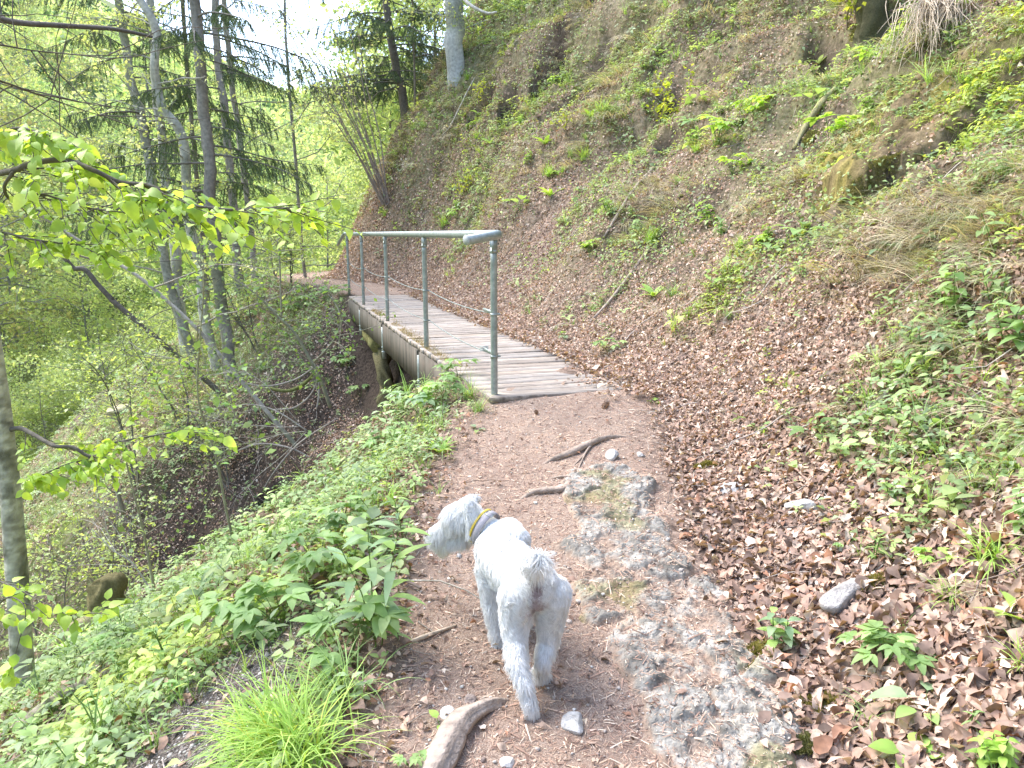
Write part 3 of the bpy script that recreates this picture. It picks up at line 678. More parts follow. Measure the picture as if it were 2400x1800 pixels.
    z=Wp[:,2]; leg=1-sstep(.20,.30,z)
    D=axis*.9+np.array((0,0,-.55)); D=np.tile(D,(n,1)); 
    D=D*(1-leg[:,None])+np.array((.05,-.12,-1.))*leg[:,None]
    D=D*(1-hd[:,None])+(np.array((-.25,-.1,-1.)))*hd[:,None]
    D+=.55*np.stack([vnoise(Wp[:,0]*38+s_,z*38+Wp[:,1]*31,60+q) for q,s_ in enumerate((0,50,90))],-1)
    D+=.35*np.stack([vnoise(Wp[:,0]*110+s_,z*110+Wp[:,1]*90,70+q) for q,s_ in enumerate((0,50,90))],-1)+rng.normal(0,.10,(n,3))
    tan=D-(D*N).sum(1)[:,None]*N; tan/=np.linalg.norm(tan,axis=1)[:,None]+1e-9
    L=.021+.007*leg+.015*hd; L=L+.020*tl; L=L*(1-.5*near('anus',.045)); 
    an=np.linalg.norm(Wp-K['nose'],axis=1)<.012; L=np.where(an,.004,L); L*=rng.uniform(.6,1.15,n)
    lift=(.42+.25*hd+.5*tl+.15*leg)[:,None]
    ns=6; t=np.linspace(0,1,ns)[None,:,None]
    cur=np.array((0,0,-1.))*(.35+.3*hd+.1*leg)[:,None]
    sw=np.cross(N,tan)*(vnoise(Wp[:,0]*70,z*70+Wp[:,1]*50,99)[:,None])*(.5+1.8*tl[:,None])
    pts=P[:,None]+L[:,None,None]*(t*(tan[:,None]+N[:,None]*lift[:,None]*(1-.45*t))+t*t*(cur[:,None]*.6+sw[:,None]*.8))
    hc=bpy.data.hair_curves.new('fur'); hc.add_curves([ns]*n)
    pts=pts.astype(np.float32).ravel(); hc.attributes['position'].data.foreach_set('vector',pts) if 'position' in hc.attributes else hc.points.foreach_set('position',pts)
    rr=(.0011*(1-.85*np.linspace(0,1,ns)**1.3))[None]*rng.uniform(.7,1.2,(n,1)); ra=hc.attributes.get('radius') or hc.attributes.new('radius','FLOAT','POINT'); ra.data.foreach_set('value',rr.astype(np.float32).ravel())
    ck=vnoise(Wp[:,0]*170,z*120+Wp[:,1]*140,131)*.7+vnoise(Wp[:,0]*60,z*60+Wp[:,1]*50,132)*.3
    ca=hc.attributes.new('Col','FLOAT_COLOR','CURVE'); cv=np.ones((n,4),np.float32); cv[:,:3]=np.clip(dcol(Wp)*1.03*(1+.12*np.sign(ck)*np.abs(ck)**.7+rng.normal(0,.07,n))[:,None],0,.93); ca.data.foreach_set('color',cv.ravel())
    m,tt,b,out=node_mat('dog_fur'); at_=tt.nodes.new('ShaderNodeAttribute'); at_.attribute_name='Col'; tt.links.new(at_.outputs['Color'],b.inputs['Base Color']); b.inputs['Roughness'].default_value=.65; b.inputs['Specular IOR Level'].default_value=.25
    tr=tt.nodes.new('ShaderNodeBsdfTranslucent'); ms=tt.nodes.new('ShaderNodeMixShader'); ms.inputs[0].default_value=.3; tt.links.new(at_.outputs['Color'],tr.inputs[0]); tt.links.new(b.outputs[0],ms.inputs[1]); tt.links.new(tr.outputs[0],ms.inputs[2]); tt.links.new(ms.outputs[0],out.inputs[0])
    hc.materials.append(m); fo=bpy.data.objects.new('fur',hc); COL.objects.link(fo); fo.parent=body
    # nose, eyes
    def blob(nm,c,r,col,rough,par,sc=(1,1,1)):
        bm=bmesh.new(); bmesh.ops.create_icosphere(bm,subdivisions=3,radius=r); V=np.array([v.co[:] for v in bm.verts])*np.array(sc); F=np.array([[v.index for v in f.verts] for f in bm.faces]); bm.free()
        return mesh(nm,V+c-RO,F,vmat(nm,rough,0,.5,.05),par,np.tile(np.array(col),(len(V),1)))
    blob('nose',at(1003,1251,2.665),.0165,(.22,.15,.14),.35,body,(.9,1.1,.85))
    for px,py,Y in((1049,1223,2.628),(1050,1221,2.705)): blob('eye',at(px,py,Y),.0085,(.02,.015,.012),.1,body)
    # collars
    def collar(nm,px,py,Y,w,r,col,ax0=None):
        a=at(1172,1262,2.56); b=at(1098,1212,2.64); ax=(b-a)/np.linalg.norm(b-a); c=at(px,py,Y)-RO
        u=np.cross(ax,(0,0,1.)); u/=np.linalg.norm(u); v=np.cross(u,ax); n_=72; th=np.linspace(0,2*np.pi,n_,endpoint=False); mb=MB(); V=[];F=[]
        for q in th:
            d=u*math.cos(q)+v*math.sin(q)*1.06
            for (rr,h) in((r,-w/2),(r+.0022,-w/2+.001),(r+.0022,w/2-.001),(r,w/2),(r-.002,0)): V.append(c+d*rr+ax*h)
        for q in range(n_):
            for l in range(5): F.append([q*5+l,q*5+(l+1)%5,((q+1)%n_)*5+(l+1)%5,((q+1)%n_)*5+l])
        mb.add(V,F,col); o=mb.build(nm,vmat(nm+'_strap',.6,0,.4,.12,300),body); return o,c,u,v,ax
    o,c,u,v,ax=collar('collar',1139,1240,2.60,.026,.0665,(.30,.28,.30)); o['label']='grey strap collar with a silver buckle'
    vd=at(1170,1210,2.55)-RO-c; vd-=ax*(vd@ax); vd/=np.linalg.norm(vd); e=c+vd*.0705; tg=np.cross(ax,vd); mb=MB()
    ring=[e+tg*s1*.011+ax*s2*.015 for s1,s2 in((-1,-1),(1,-1),(1,1),(-1,1),(-1,-1))]; ring=[p_+vd*.002 for p_ in ring]
    for p0,p1 in zip(ring[:-1],ring[1:]): mb.tube([p0,p1],.0017,8,(.7,.7,.7))
    mb.build('buckle',M['metal'],o)
    o,c,u,v,ax=collar('tick_collar',1128,1232,2.612,.010,.0645,(.62,.45,.06)); o['label']='thin yellow collar nearer the head'
    vd=at(1106,1272,2.58)-RO-c; vd-=ax*(vd@ax); vd/=np.linalg.norm(vd); tg=np.cross(ax,vd); mb=MB(); mb.box(c+vd*.068,vd*.004,tg*.011,ax*.007,(.62,.45,.06)); mb.build('clasp',vmat('clasp_plastic',.4,0,.5,.05),o)
    return root
dog()
# ---------------- trees ----------------
def rn(a,b): return float(rng.uniform(a,b))
class Grow:
    """collects wood tubes and leaf anchor points of one tree (local coordinates)"""
    def __init__(s): s.w=MB(); s.P=[]; s.D=[]
    def limb(s,p,d,L,r,c,n=6,droop=0.,wob=.15,lev=0,kids=0,kl=.5,leaf=0,flat=.0,sides=6,up=.0):
        P=[np.array(p,float)]; d=np.array(d,float); d/=np.linalg.norm(d)
        for k in range(n):
            d=d+rng.normal(0,wob,3)+np.array((0,0,-droop+up)); d/=np.linalg.norm(d); P.append(P[-1]+d*L/n)
        P=np.array(P); s.w.tube(P,np.linspace(r,r*.35,len(P)),sides if r>.012 else 4,c,cap=False)
        if leaf:
            t=rng.uniform(.25,1,leaf); q=t*n; i=np.minimum(q.astype(int),n-1); f=(q-i)[:,None]
            s.P.append(P[i]*(1-f)+P[i+1]*f); s.D.append(np.tile(d,(leaf,1)))
        for k in range(kids):
            t=rn(.3,1)*n; i=min(int(t),n-1); a=P[i]+(P[i+1]-P[i])*(t-i); T_=P[i+1]-P[i]; T_/=np.linalg.norm(T_)
            side=np.cross(T_,rng.normal(0,1,3)); side[2]*=(1-flat); side/=np.linalg.norm(side)+1e-9
            yield a,T_*.6+side*.8,L*kl*rn(.6,1.1)
def leaves_mesh(P,size,cols,w,flat=.6,spread=.12,asp=.62):
    n=len(P); P=P+rng.normal(0,spread,(n,3))*np.array((1,1,.55)); Z=rng.normal(0,1,(n,3))*(1-flat)+np.array((0,0,flat)); Z/=np.linalg.norm(Z,axis=1)[:,None]
    X=rng.normal(0,1,(n,3)); X-=(X*Z).sum(1)[:,None]*Z; X/=np.linalg.norm(X,axis=1)[:,None]; Y=np.cross(Z,X); s=(size*rng.lognormal(0,.3,n))[:,None]
    V=np.stack([P-X*s*.5,P+Y*s*.5*asp+Z*s*.08,P+X*s*.5-Z*s*.1,P-Y*s*.5*asp+Z*s*.08],1).reshape(-1,3); b=np.arange(n)[:,None]*4
    return V,b+np.arange(4)[None],np.repeat(pal(n,cols,w,.16),4,0)
BARKG=(.25,.24,.215); BARKD=(.17,.155,.135)
def broadleaf(name,h,cw,nl,ls,cols,w,bark,seed,low=.25,parent=None,r0=None):
    G=Grow(); r0=r0 or h*.009
    lean=rng.normal(0,.05,2); n=14; P=np.array([(lean[0]*h*(k/n)**1.3+rng.normal(0,.03),lean[1]*h*(k/n)**1.3+rng.normal(0,.03),h*k/n) for k in range(n+1)])
    G.w.tube(P,r0*(1-.85*np.linspace(0,1,n+1)),8,bark,cap=False); tr=MB(); tr.V,tr.F,tr.C,tr.n=G.w.V,G.w.F,G.w.C,G.w.n; G.w=MB()
    nb=int(h*2.4)
    for k in range(nb):
        t=low+(1-low)*(k+.5)/nb; i=min(int(t*n),n-1); a=P[i]+(P[i+1]-P[i])*(t*n-i); az=k*2.4+rn(-.4,.4)
        L=cw*.5*(math.sin(math.pi*min(1,.25+.8*(1-t)))**.7)*rn(.7,1.15)+.3
        d=(math.cos(az),math.sin(az),rn(.15,.7))
        for a2,d2,L2 in G.limb(a,d,L,r0*.28,bark,6,.03,.13,kids=5,leaf=int(nl/nb*.25),flat=.6,sides=5):
            for _ in G.limb(a2,d2,L2,r0*.10,bark,4,.03,.2,leaf=int(nl/nb*.15),sides=4): pass
    V,F,C=leaves_mesh(np.vstack(G.P),ls,cols,w,.45,cw*.055)
    t_=tr.build('trunk',M['bark']); b_=G.w.build('branches',M['bark']); c_=mesh('crown',V,F,M['farleaf'],None,C,smooth=False)
    e=empty(name)
    for q in(t_,b_,c_): q.parent=e
    return e
def needles(Pts,Dir,L,Wd,cols,w,down=.4):
    """single-triangle needles around twig points"""
    n=len(Pts); D=Dir*.7+rng.normal(0,.55,(n,3))+np.array((0,0,-down)); D/=np.linalg.norm(D,axis=1)[:,None]; S_=np.cross(D,rng.normal(0,1,(n,3))); S_/=np.linalg.norm(S_,axis=1)[:,None]
    l=(L*rng.uniform(.6,1.3,n))[:,None]; V=np.stack([Pts-S_*Wd,Pts+S_*Wd,Pts+D*l],1).reshape(-1,3); return V,np.arange(n*3).reshape(-1,3),np.repeat(pal(n,cols,w,.2),3,0)
SPC=[(.10,.15,.07),(.15,.21,.09),(.20,.27,.11),(.06,.10,.05)]
def spruce_branch(G,NP,ND,a,az,L,dens,droop=.06,c=BARKD):
    d=np.array((math.cos(az),math.sin(az),.05)); P=[np.array(a,float)]; n=8
    for k in range(n): d=d+np.array((0,0,-droop+ .03*k*.4))+rng.normal(0,.05,3); d/=np.linalg.norm(d); P.append(P[-1]+d*L/n)
    P=np.array(P); G.w.tube(P,np.linspace(.014*(L/1.5),.004,n+1),5,c,cap=False)
    for k in range(int(dens*L)):
        t=rn(.2,1)*n; i=min(int(t),n-1); p=P[i]+(P[i+1]-P[i])*(t-i); T_=P[i+1]-P[i]; T_/=np.linalg.norm(T_)
        sd=np.cross(T_,(0,0,1))*(1 if rng.random()<.5 else -1); l2=rn(.15,.5)*(1.25-t/n*.6)*min(1,L/1.5); dd=T_*.45+sd*.6+np.array((0,0,-.55)); Q=[p]
        for q in range(3): dd=dd+np.array((0,0,-.28)); dd/=np.linalg.norm(dd); Q.append(Q[-1]+dd*l2/3)
        Q=np.array(Q); G.w.tube(Q,(.003,.0025,.002,.001),3,c,cap=False)
        m=int(l2*150)+4; tt=rng.uniform(0,3,m); ii=np.minimum(tt.astype(int),2); f=(tt-ii)[:,None]; NP.append(Q[ii]*(1-f)+Q[ii+1]*f); ND.append(np.tile(dd,(m,1)))
def spruce(name,h,cw,dens,seed,low=.1,r0=None):
    G=Grow(); NP=[];ND=[]; r0=r0 or h*.011; P=np.array([(0,0,h*k/10) for k in range(11)]); tr=MB(); tr.tube(P,r0*(1-.93*np.linspace(0,1,11)),9,BARKD)
    z=h*low
    while z<h*.99:
        f=1-z/h
        for q in range(5): spruce_branch(G,NP,ND,(0,0,z+rn(-.1,.1)),rn(0,6.28),max(.25,cw*.5*f**.8*rn(.75,1.1)),dens,.05)
        z+=h*.035
    V,F,C=needles(np.vstack(NP),np.vstack(ND),.13,.018,SPC,[3,3,2,2])
    e=empty(name)
    for q in(tr.build('trunk',M['bark']),G.w.build('branches',M['bark']),mesh('crown',V,F,M['needle'],None,C,smooth=False)): q.parent=e
    return e
def copy_tree(o,loc,rz,sc=1.,tilt=(0,0)):
    c=o.copy(); COL.objects.link(c); c.location=loc; c.rotation_euler=(tilt[0],tilt[1],rz); c.scale=(sc,)*3
    for ch in o.children: d=ch.copy(); COL.objects.link(d); d.parent=c
    return c
YG=[(.53,.62,.27),(.46,.56,.23),(.61,.68,.36),(.38,.47,.20),(.60,.62,.38)]
YW=[3,3,2,1.5,1]
GG=[(.36,.48,.19),(.30,.41,.17),(.42,.53,.22),(.47,.56,.26)]
PROT=[(broadleaf('beech_tree',12,6.5,9000,.15,YG,YW,BARKG,1,.18),'beech'),(broadleaf('beech_tree',10,6.0,8000,.15,YG,[2,3,1,3,1],BARKG,2,.1),'beech'),
      (broadleaf('maple_tree',11,5.5,7500,.17,GG,[3,2,2,1],BARKD,3,.15),'maple'),(broadleaf('ash_tree',14,5.0,4500,.14,[(.36,.36,.16),(.42,.40,.22),(.30,.36,.12)],[2,1,2],BARKG,4,.3),'ash'),
      (spruce('spruce_tree',17,5.5,7,5),'spruce')]
UND=[broadleaf('understorey_shrub',4.5,4.2,6000,.10,YG,YW,BARKG,k,.06,r0=.03) for k in(11,12)]
pr=rng.uniform; used=set(); nT=0; spots=[]
def treezone(x,y,z):
    a=math.degrees(math.atan2(x,y)); r=math.hypot(x,y)
    h='at the far left' if a<-31 else 'left of the trunks' if a<-22 else 'behind the trunks' if a<-15 else 'under the sky gap' if a<-8 else 'beyond the bank'
    return ('close, ' if r<34 else 'halfway back, ' if r<60 else 'far off, ')+h
def place(kinds,n,a0,a1,r0,r1,smin_,smax_,lab,grp,cat,minsep):
    A=np.radians(rng.uniform(a0,a1,2500)); Rr=r0+(r1-r0)*rng.uniform(0,1,2500)**1.15; X=Rr*np.sin(A); Y=Rr*np.cos(A); SS=pathsd(X,Y)[0]; Z=H(X,Y,False); got=0
    for x,y,r,s_,z in zip(X,Y,Rr,SS,Z):
        if got>=n: break
        if abs(s_)<2.5 or (s_>0 and y<30) or (z<-6.9 and -19<x<-11 and y<45): continue
        az_=math.degrees(math.atan2(x,y))
        if -17<az_<-6 and r<130 and rng.random()<.65: continue
        if any((x-u)**2+(y-v)**2<(minsep*(.6+r/50))**2 for u,v in spots): continue
        spots.append((x,y)); o=kinds[int(rng.integers(len(kinds)))]; first=o.name not in used; used.add(o.name); L=(x,y,z-.15); sc=rn(smin_,smax_)
        if first: c=o; c.location=L; c.rotation_euler=(0,0,rn(0,6.28)); c.scale=(sc,)*3
        else: c=copy_tree(o,L,rn(0,6.28),sc)
        nm=c.name.split('.')[0]; zt=treezone(x,y,z); tag(c,lab[nm]+', '+zt,cat[nm],grp[nm]+' '+zt); got+=1
    print('placed',got)
LAB={'beech_tree':'pale yellow-green beech across the gorge','maple_tree':'mid green maple across the gorge','ash_tree':'thin olive-gold tree across the gorge','spruce_tree':'dark green spruce among pale trees','understorey_shrub':'low yellow-green shrub down in the gorge'}
GRP={k:{'beech_tree':'pale beeches across the gorge','maple_tree':'mid green maples across the gorge','ash_tree':'thin golden trees across the gorge','spruce_tree':'dark spruces across the gorge','understorey_shrub':'bright shrubs down in the gorge'}[k] for k in LAB}
CAT={k:'shrub' if 'shrub' in k else 'tree' for k in LAB}
tr_=[p for p,_ in PROT]
place(tr_[:4],40,-44,-8,30,52,.6,1.0,LAB,GRP,CAT,2.6)
place(tr_[:4]+[tr_[4]],130,-46,10,46,100,.75,1.2,LAB,GRP,CAT,2.3)
place(tr_,60,-46,25,90,200,1.0,1.5,LAB,GRP,CAT,4)
place(tr_[:3],22,-12,16,27,50,.6,1.0,LAB,GRP,CAT,2.4)
for px,r in((985,27),(1010,31),(960,34),(1035,25)):
    a=(px-1200)/FPX; x=a*r; o=copy_tree(tr_[px%3],(x,r,ground(x,r)-.2),px,rn(.9,1.15)) if tr_[px%3].name in used else None
    if o: nm=o.name.split('.')[0]; tag(o,'fresh green tree rising beyond the bank behind the dark spruce',CAT[nm],'fresh green trees beyond the bank')
place(UND,26,-46,-16,25,36,.45,.9,LAB,GRP,CAT,1.6)
# --- single trees of the stand beside the bridge (built where they stand, at their real distance) ---
def trunk_path(pts,Y,ext=5.0,lean=0.0,base=True,sink=0):
    P=[at(px,py,Y) for px,py in pts]          # listed from the top down
    P=P[::-1]; 
    d=P[-1]-P[-2]; d/=np.linalg.norm(d); P.append(P[-1]+d*ext*.5+rng.normal(0,.05,3)); P.append(P[-1]+d*ext*.5+rng.normal(0,.08,3))
    if sink: P.insert(0,P[0]+(P[0]-P[1])/np.linalg.norm(P[0]-P[1])*.3+np.array((0,0,-sink)))
    elif base:
        b=P[0]; g=ground(b[0],b[1]); d=P[0]-P[1]; d/=np.linalg.norm(d)
        if b[2]>g: 
            t=(b[2]-g)/max(-d[2],.3)+.25; P.insert(0,b+d*min(t,4))
    return catmull(np.array(P),5)
def stand_tree(name,label,pts,Y,wpx,kind,ext=6,taper=.45,bark=BARKG,nbr=26,cat='tree',sink=0):
    P=trunk_path(pts,Y,ext,sink=sink); Zc=Y*1.04; r0=wpx/2/FPX*Zc; n=len(P); r=r0*(1.08-taper*np.linspace(0,1,n)); r[:3]*=(1.5,1.25,1.1)
    P=P+np.stack([fbm(P[:,2]*1.0+Y,P[:,2]*0,.5,2,int(Y*7)%50),fbm(P[:,2],P[:,2]*0+9,.5,2,3),P[:,2]*0],-1)*r0*.35
    e=tag(empty(name,tuple(P[0])),label,cat); O=P[0]; tr=MB(); nn=P.shape[0]; cc=np.array(bark)*1.35*(1+.35*fbm(P[:,2]*3,P[:,2]*0+Y,.4,3,9)[:,None])
    mo=sstep(.2,.6,fbm(P[:,2],P[:,2]*0+3*Y,.9,2,14))[:,None]*.5; cc=cc*(1-mo)+np.array((.13,.15,.05))*mo
    tr.tube(P-O,r,14,cc,grain=.12); tr.build('trunk',M['bark'],e)
    G=Grow(); NP=[];ND=[]
    H0=P[0][2]; H1=P[-1][2]
    for k in range(nbr):
        t=.18+.82*(k+.5)/nbr; i=min(int(t*(n-1)),n-2); a=P[i]-O; az=rn(0,6.28)
        if kind=='spruce':
            if t<.36 and nbr<60: # dead lower twigs
                for a2,d2,L2 in G.limb(a,(math.cos(az),math.sin(az),rn(-.3,.1)),rn(.5,1.8),.010,BARKD,6,.02,.12,kids=4,flat=.5,sides=4):
                    for _ in G.limb(a2,d2,L2,.004,BARKD,4,.03,.2,sides=3): pass
            else: spruce_branch(G,NP,ND,a,az,rn(1.0,2.6),24,.08)
        else:
            nl=26 if t>.35 else 8
            for a2,d2,L2 in G.limb(a,(math.cos(az),math.sin(az),rn(-.05,.5)),rn(.8,2.6),.016,bark,7,.02,.13,kids=5,leaf=nl//2,flat=.7,sides=5):
                for _ in G.limb(a2,d2,L2,.005,bark,4,.02,.2,leaf=nl,sides=3): pass
    if G.w.V: G.w.build('branches',M['bark'],e)
    if NP:
        V,F,C=needles(np.vstack(NP),np.vstack(ND),.055,.0045,SPC,[2,3,2.5,1.5]); mesh('crown',V,F,M['needle'],e,C,smooth=False)
    elif G.P:
        V,F,C=leaves_mesh(np.vstack(G.P),.058,YG,YW,.5,.07); mesh('crown',V,F,M['leaf'],e,C,smooth=False)
    return e
stand_tree('spruce_tree','leaning spruce trunk leftmost of the stand, lichen-spotted with drooping green branches',[(275,0),(289,72),(307,181),(340,325),(362,470),(383,597),(415,720),(440,800)],15.2,22,'spruce',4,bark=(.24,.235,.2),nbr=34)
stand_tree('beech_tree','pale smooth curving beech trunk that forks high in the stand',[(330,0),(352,36),(365,83),(365,181),(383,253),(423,307),(437,398),(448,542),(470,640),(480,740),(498,830)],14.2,22,'beech',4,.4,(.36,.345,.30),nbr=20)
stand_tree('spruce_tree','straight dark spruce trunk tallest in the middle of the stand',[(457,0),(466,108),(477,253),(488,361),(495,470),(508,600),(522,720),(536,850)],13.4,26,'spruce',5,.3,(.19,.175,.155),nbr=40)
stand_tree('spruce_tree','slender grey spruce trunk just behind the tall dark one',[(505,0),(506,108),(524,235),(535,361),(545,463),(555,590),(560,700)],16.6,17,'spruce',4,.3,(.24,.22,.2),nbr=30)
stand_tree('beech_tree','thin grey trunk with a fork at half height, rightmost of the stand',[(530,60),(542,180),(557,289),(571,398),(586,524),(593,590),(600,680)],17.5,13,'beech',4,.3,(.27,.25,.22),nbr=14)
stand_tree('beech_tree','young thin stem standing alone between the stand and the bridge',[(672,120),(680,235),(690,350),(700,480),(709,597),(715,650)],19,7,'beech',3,.3,(.2,.19,.17),nbr=12)
stand_tree('beech_tree','thick pale lower trunk between the leaning spruce and the curving beech',[(375,300),(384,400),(400,490),(412,600),(425,720),(440,830)],16.0,24,'beech',5,.5,(.33,.32,.29),nbr=8)
stand_tree('spruce_tree','thin dark trunk half hidden behind the curving beech',[(440,180),(450,300),(460,400),(470,480),(478,600),(488,720)],17.2,10,'spruce',4,.3,(.16,.14,.12),nbr=16)
stand_tree('spruce_tree','dark-needled spruce standing where the bank meets the sky',[(905,0),(919,108),(930,181),(945,235)],19.8,18,'spruce',5,.3,(.14,.125,.11),nbr=84,sink=3)
stand_tree('beech_tree','very thin straight stem between the dark spruce and the big grey trunk',[(966,0),(968,60),(970,120),(972,210)],hit(990,235)[1]+.1,4.5,'beech',3,.3,(.2,.17,.14),nbr=9,sink=1)
stand_tree('beech_tree','big smooth grey beech trunk at the top edge of the bank',[(1062,-60),(1064,0),(1066,60),(1068,123)],hit(1100,140)[1]+.05,38,'beech',5,.2,(.34,.34,.33),nbr=10,sink=1.8)
stand_tree('broken_tree','broken leaning dead stem, dark, in the shrubs below the stand',[(200,632),(230,668),(265,705),(300,735)],13.0,11,'none',.3,.2,(.10,.085,.07),nbr=0)
stand_tree('beech_tree','long thin leaning stem crossing in front of the stand',[(242,598),(300,632),(347,665),(409,720),(470,780),(525,845)],11.5,9,'beech',1.2,.4,(.30,.27,.22),nbr=4)
# multi-stemmed hazel at the foot of the silhouette
e=tag(empty('hazel_shrub',tuple(hit(905,480))),'hazel shrub with a fan of thin bare stems at the foot of the bank edge','shrub'); O=np.array(e.location); G=Grow()
for k in range(13):
    for a2,d2,L2 in G.limb((rn(-.1,.1),rn(-.1,.1),0),(rn(-.75,.05),rn(-.3,.3),1.2),rn(3.0,5.5),.018,(.30,.24,.2),9,.0,.07,kids=7,leaf=18,sides=5):
        for _ in G.limb(a2,d2,L2*.5,.005,(.3,.24,.2),4,.02,.2,leaf=10,sides=3): pass
G.w.build('stem',M['bark'],e); V,F,C=leaves_mesh(np.vstack(G.P),.06,YG,YW,.5,.10); mesh('foliage',V,F,M['leaf'],e,C,smooth=False)
# saplings and shrubs filling the near valley side
def sapling(px,py,Y,h,label,nst=3,nl=1500,ls=.05,cols=YG,w=YW,name='beech_sapling',sp=.35):
    b=at(px,py,Y); g=ground(b[0],b[1]); e=tag(empty(name,(b[0],b[1],g-.05)),label,'sapling'); G=Grow()
    for k in range(nst):
        for a2,d2,L2 in G.limb((rn(-.05,.05),rn(-.05,.05),0),(rn(-sp,sp),rn(-sp,sp),1),h*rn(.7,1.1),.016,BARKD,9,.0,.08,kids=12,leaf=nl//(nst*10),flat=.5,sides=5):
            for a3,d3,L3 in G.limb(a2,d2,max(L2*.8,.4),.006,BARKD,5,.03,.14,kids=3,leaf=nl//(nst*22),flat=.7,sides=4):
                for _ in G.limb(a3,d3,L3,.003,BARKD,3,.03,.15,leaf=nl//(nst*40),sides=3): pass
    G.w.build('stem',M['bark'],e); V,F,C=leaves_mesh(np.vstack(G.P),ls,cols,w,.6,.07); mesh('foliage',V,F,M['leaf'],e,C,smooth=False); return e
LT=[(.48,.60,.20),(.40,.52,.17),(.56,.66,.28),(.33,.43,.17)]
SL=['forked sapling behind the near trunk with a haze of yellow-green leaves','bushy sapling below the fallen dark stem','small sapling at the left edge under the leafy bough','blue-green leaved shrub in front of the tall dark spruce','low sapling between the stand and the gully','light sapling beside the far bend of the path','leafy sapling standing under the curving beech','small bush on the gully lip below the path bend']
for k,(px,py,Y,h) in enumerate([(205,1050,9.5,2.6),(300,930,12,2.8),(30,900,9,2.4),(520,930,11.5,1.7),(600,800,14,2.2),(650,700,18,2.4),(430,920,12.5,2.2),(690,760,15.5,1.3)]):
    c=GG if k in(3,4) else LT; sapling(px,py,Y,h,SL[k],3,800 if k not in(3,) else 600,.05,c,[3,3,2,2])

# far-off wood on the slopes beyond, too distant to tell its trees apart
cl=[]
for k in range(4):
    V,F,C=leaves_mesh(rng.normal(0,.35,(26,3)),.34,[(1,1,1)],[1],.3,.1); cl.append((V,np.concatenate([F[:,[0,1,2]],F[:,[0,2,3]]]),np.broadcast_to(rng.uniform(.8,1.2),(len(V),1))*np.ones((1,3))))
n=52000; x,y,r=fan(n,75,420,-50,32,1.3); z=H(x,y,False); tt_=fbm(x,y,9,2,71)*.5+.5; hgt=rng.uniform(0,1,n)*(4+9*tt_); k=(z>-6); x,y,r,z,hgt=[q[k] for q in(x,y,r,z,hgt)]
kind=fbm(x,y,14,3,73); C=pal(len(x),YG,YW,.18); C[kind>.25]=pal((kind>.25).sum(),[(.10,.17,.08),(.14,.22,.10)],[1,1],.2)
o=scatter('far_forest',cl,np.stack([x,y,z+hgt],-1),frames(np.tile((0,0,1.),(len(x),1)),.4),(1.2+r/110)*rng.lognormal(0,.25,len(x)),C,M['farleaf']); tag(o,'distant mixed wood in pale spring leaf on the far slopes',None,None,'stuff')
# ---------------- near things ----------------
def tube_thing(name,label,cat,P,r,col,mat='bark',n=10,jit=.06,kids=(),sub=5):
    P=catmull(np.array(P),sub); r=np.interp(np.linspace(0,1,len(P)),np.linspace(0,1,len(r)),r) if np.ndim(r) else np.full(len(P),r)
    e=P[0].copy(); mb=MB(); cc=np.array(col)*(1+.08*rng.normal(0,1,(len(P),1)))
    mb.tube(P-e,r,n,cc,grain=jit*5)
    for KP,kr in kids: KP=catmull(np.array(KP),4); mb.tube(KP-e,np.linspace(kr,kr*.4,len(KP)),8,col,jit=jit)
    o=mb.build(name,M[mat]); o.location=e; tag(o,label,cat); return o
def on(px,py,off=0.0):
    p=hit(px,py); n=Hn(p[:1],p[1:2])[0]; return p+n*off
ROOTC=(.33,.26,.205)
# roots worn bare in the path
tube_thing('root','long bare root lying across the path above the forked one','root',[on(1270,1088,-.01),on(1305,1077,.008),on(1345,1063,.012),(on(1385,1044,.014)),on(1430,1028,.008),on(1480,1022,-.012)],[.010,.019,.022,.020,.016,.008],ROOTC,kids=[([on(1388,1043,.008),on(1375,1062,.012),on(1362,1086,.006),on(1352,1104,-.005)],.008),([on(1384,1046,.004),on(1362,1075,.005),on(1335,1098,-.006)],.006)])
tube_thing('root','short forked root bent like an elbow on the path','root',[on(1212,1172,-.01),on(1250,1157,.008),on(1290,1154,.012),on(1318,1152,.012),on(1338,1132,.012),on(1358,1120,-.006)],[.008,.016,.020,.019,.018,.012],ROOTC,kids=[([on(1350,1122,.004),on(1320,1121,.010),on(1290,1120,-.004)],.012)])
tube_thing('root','thick knotted root in front of the dog at the edge of the path','root',[on(1010,1830,.0),on(1035,1790,.012),on(1060,1745,.018),on(1088,1704,.022),on(1120,1678,.018),on(1150,1660,.012),on(1190,1640,-.012)],[.040,.044,.040,.034,.026,.022,.014],(.37,.30,.245),n=16,jit=.09,sub=9)
tube_thing('fallen_stick','splintered pale stick beside the tall leafy plant','stick',[on(948,1512,.004),on(1000,1495,.010),on(1070,1468,.006)],[.007,.009,.003],(.50,.40,.30))
tube_thing('fallen_stick','grey stick lying diagonally through the leaves under the grass clump','stick',[on(1985,1010,.0),on(2080,930,.02),(on(2170,855,.03)),on(2270,805,.03),on(2400,740,.02)],[.010,.012,.012,.009,.006],(.36,.32,.26))
tube_thing('fallen_stick','thin pale stick at the lower edge of the picture by the mossy rock','stick',[on(1770,1810,.01),on(1830,1760,.02),on(1870,1730,.01)],[.004,.004,.003],(.5,.44,.34))
tube_thing('fallen_stick','thin forked twig among the brown leaves right of the rock','stick',[on(2040,1440,.01),on(2080,1432,.02),on(2120,1428,.01)],[.005,.004,.003],(.55,.46,.37))
tube_thing('fallen_stick','long bare pale branch lying down the middle of the bank','stick',[on(1520,590,.02),on(1440,700,.03),on(1380,760,.01)],[.02,.016,.01],(.40,.32,.25))
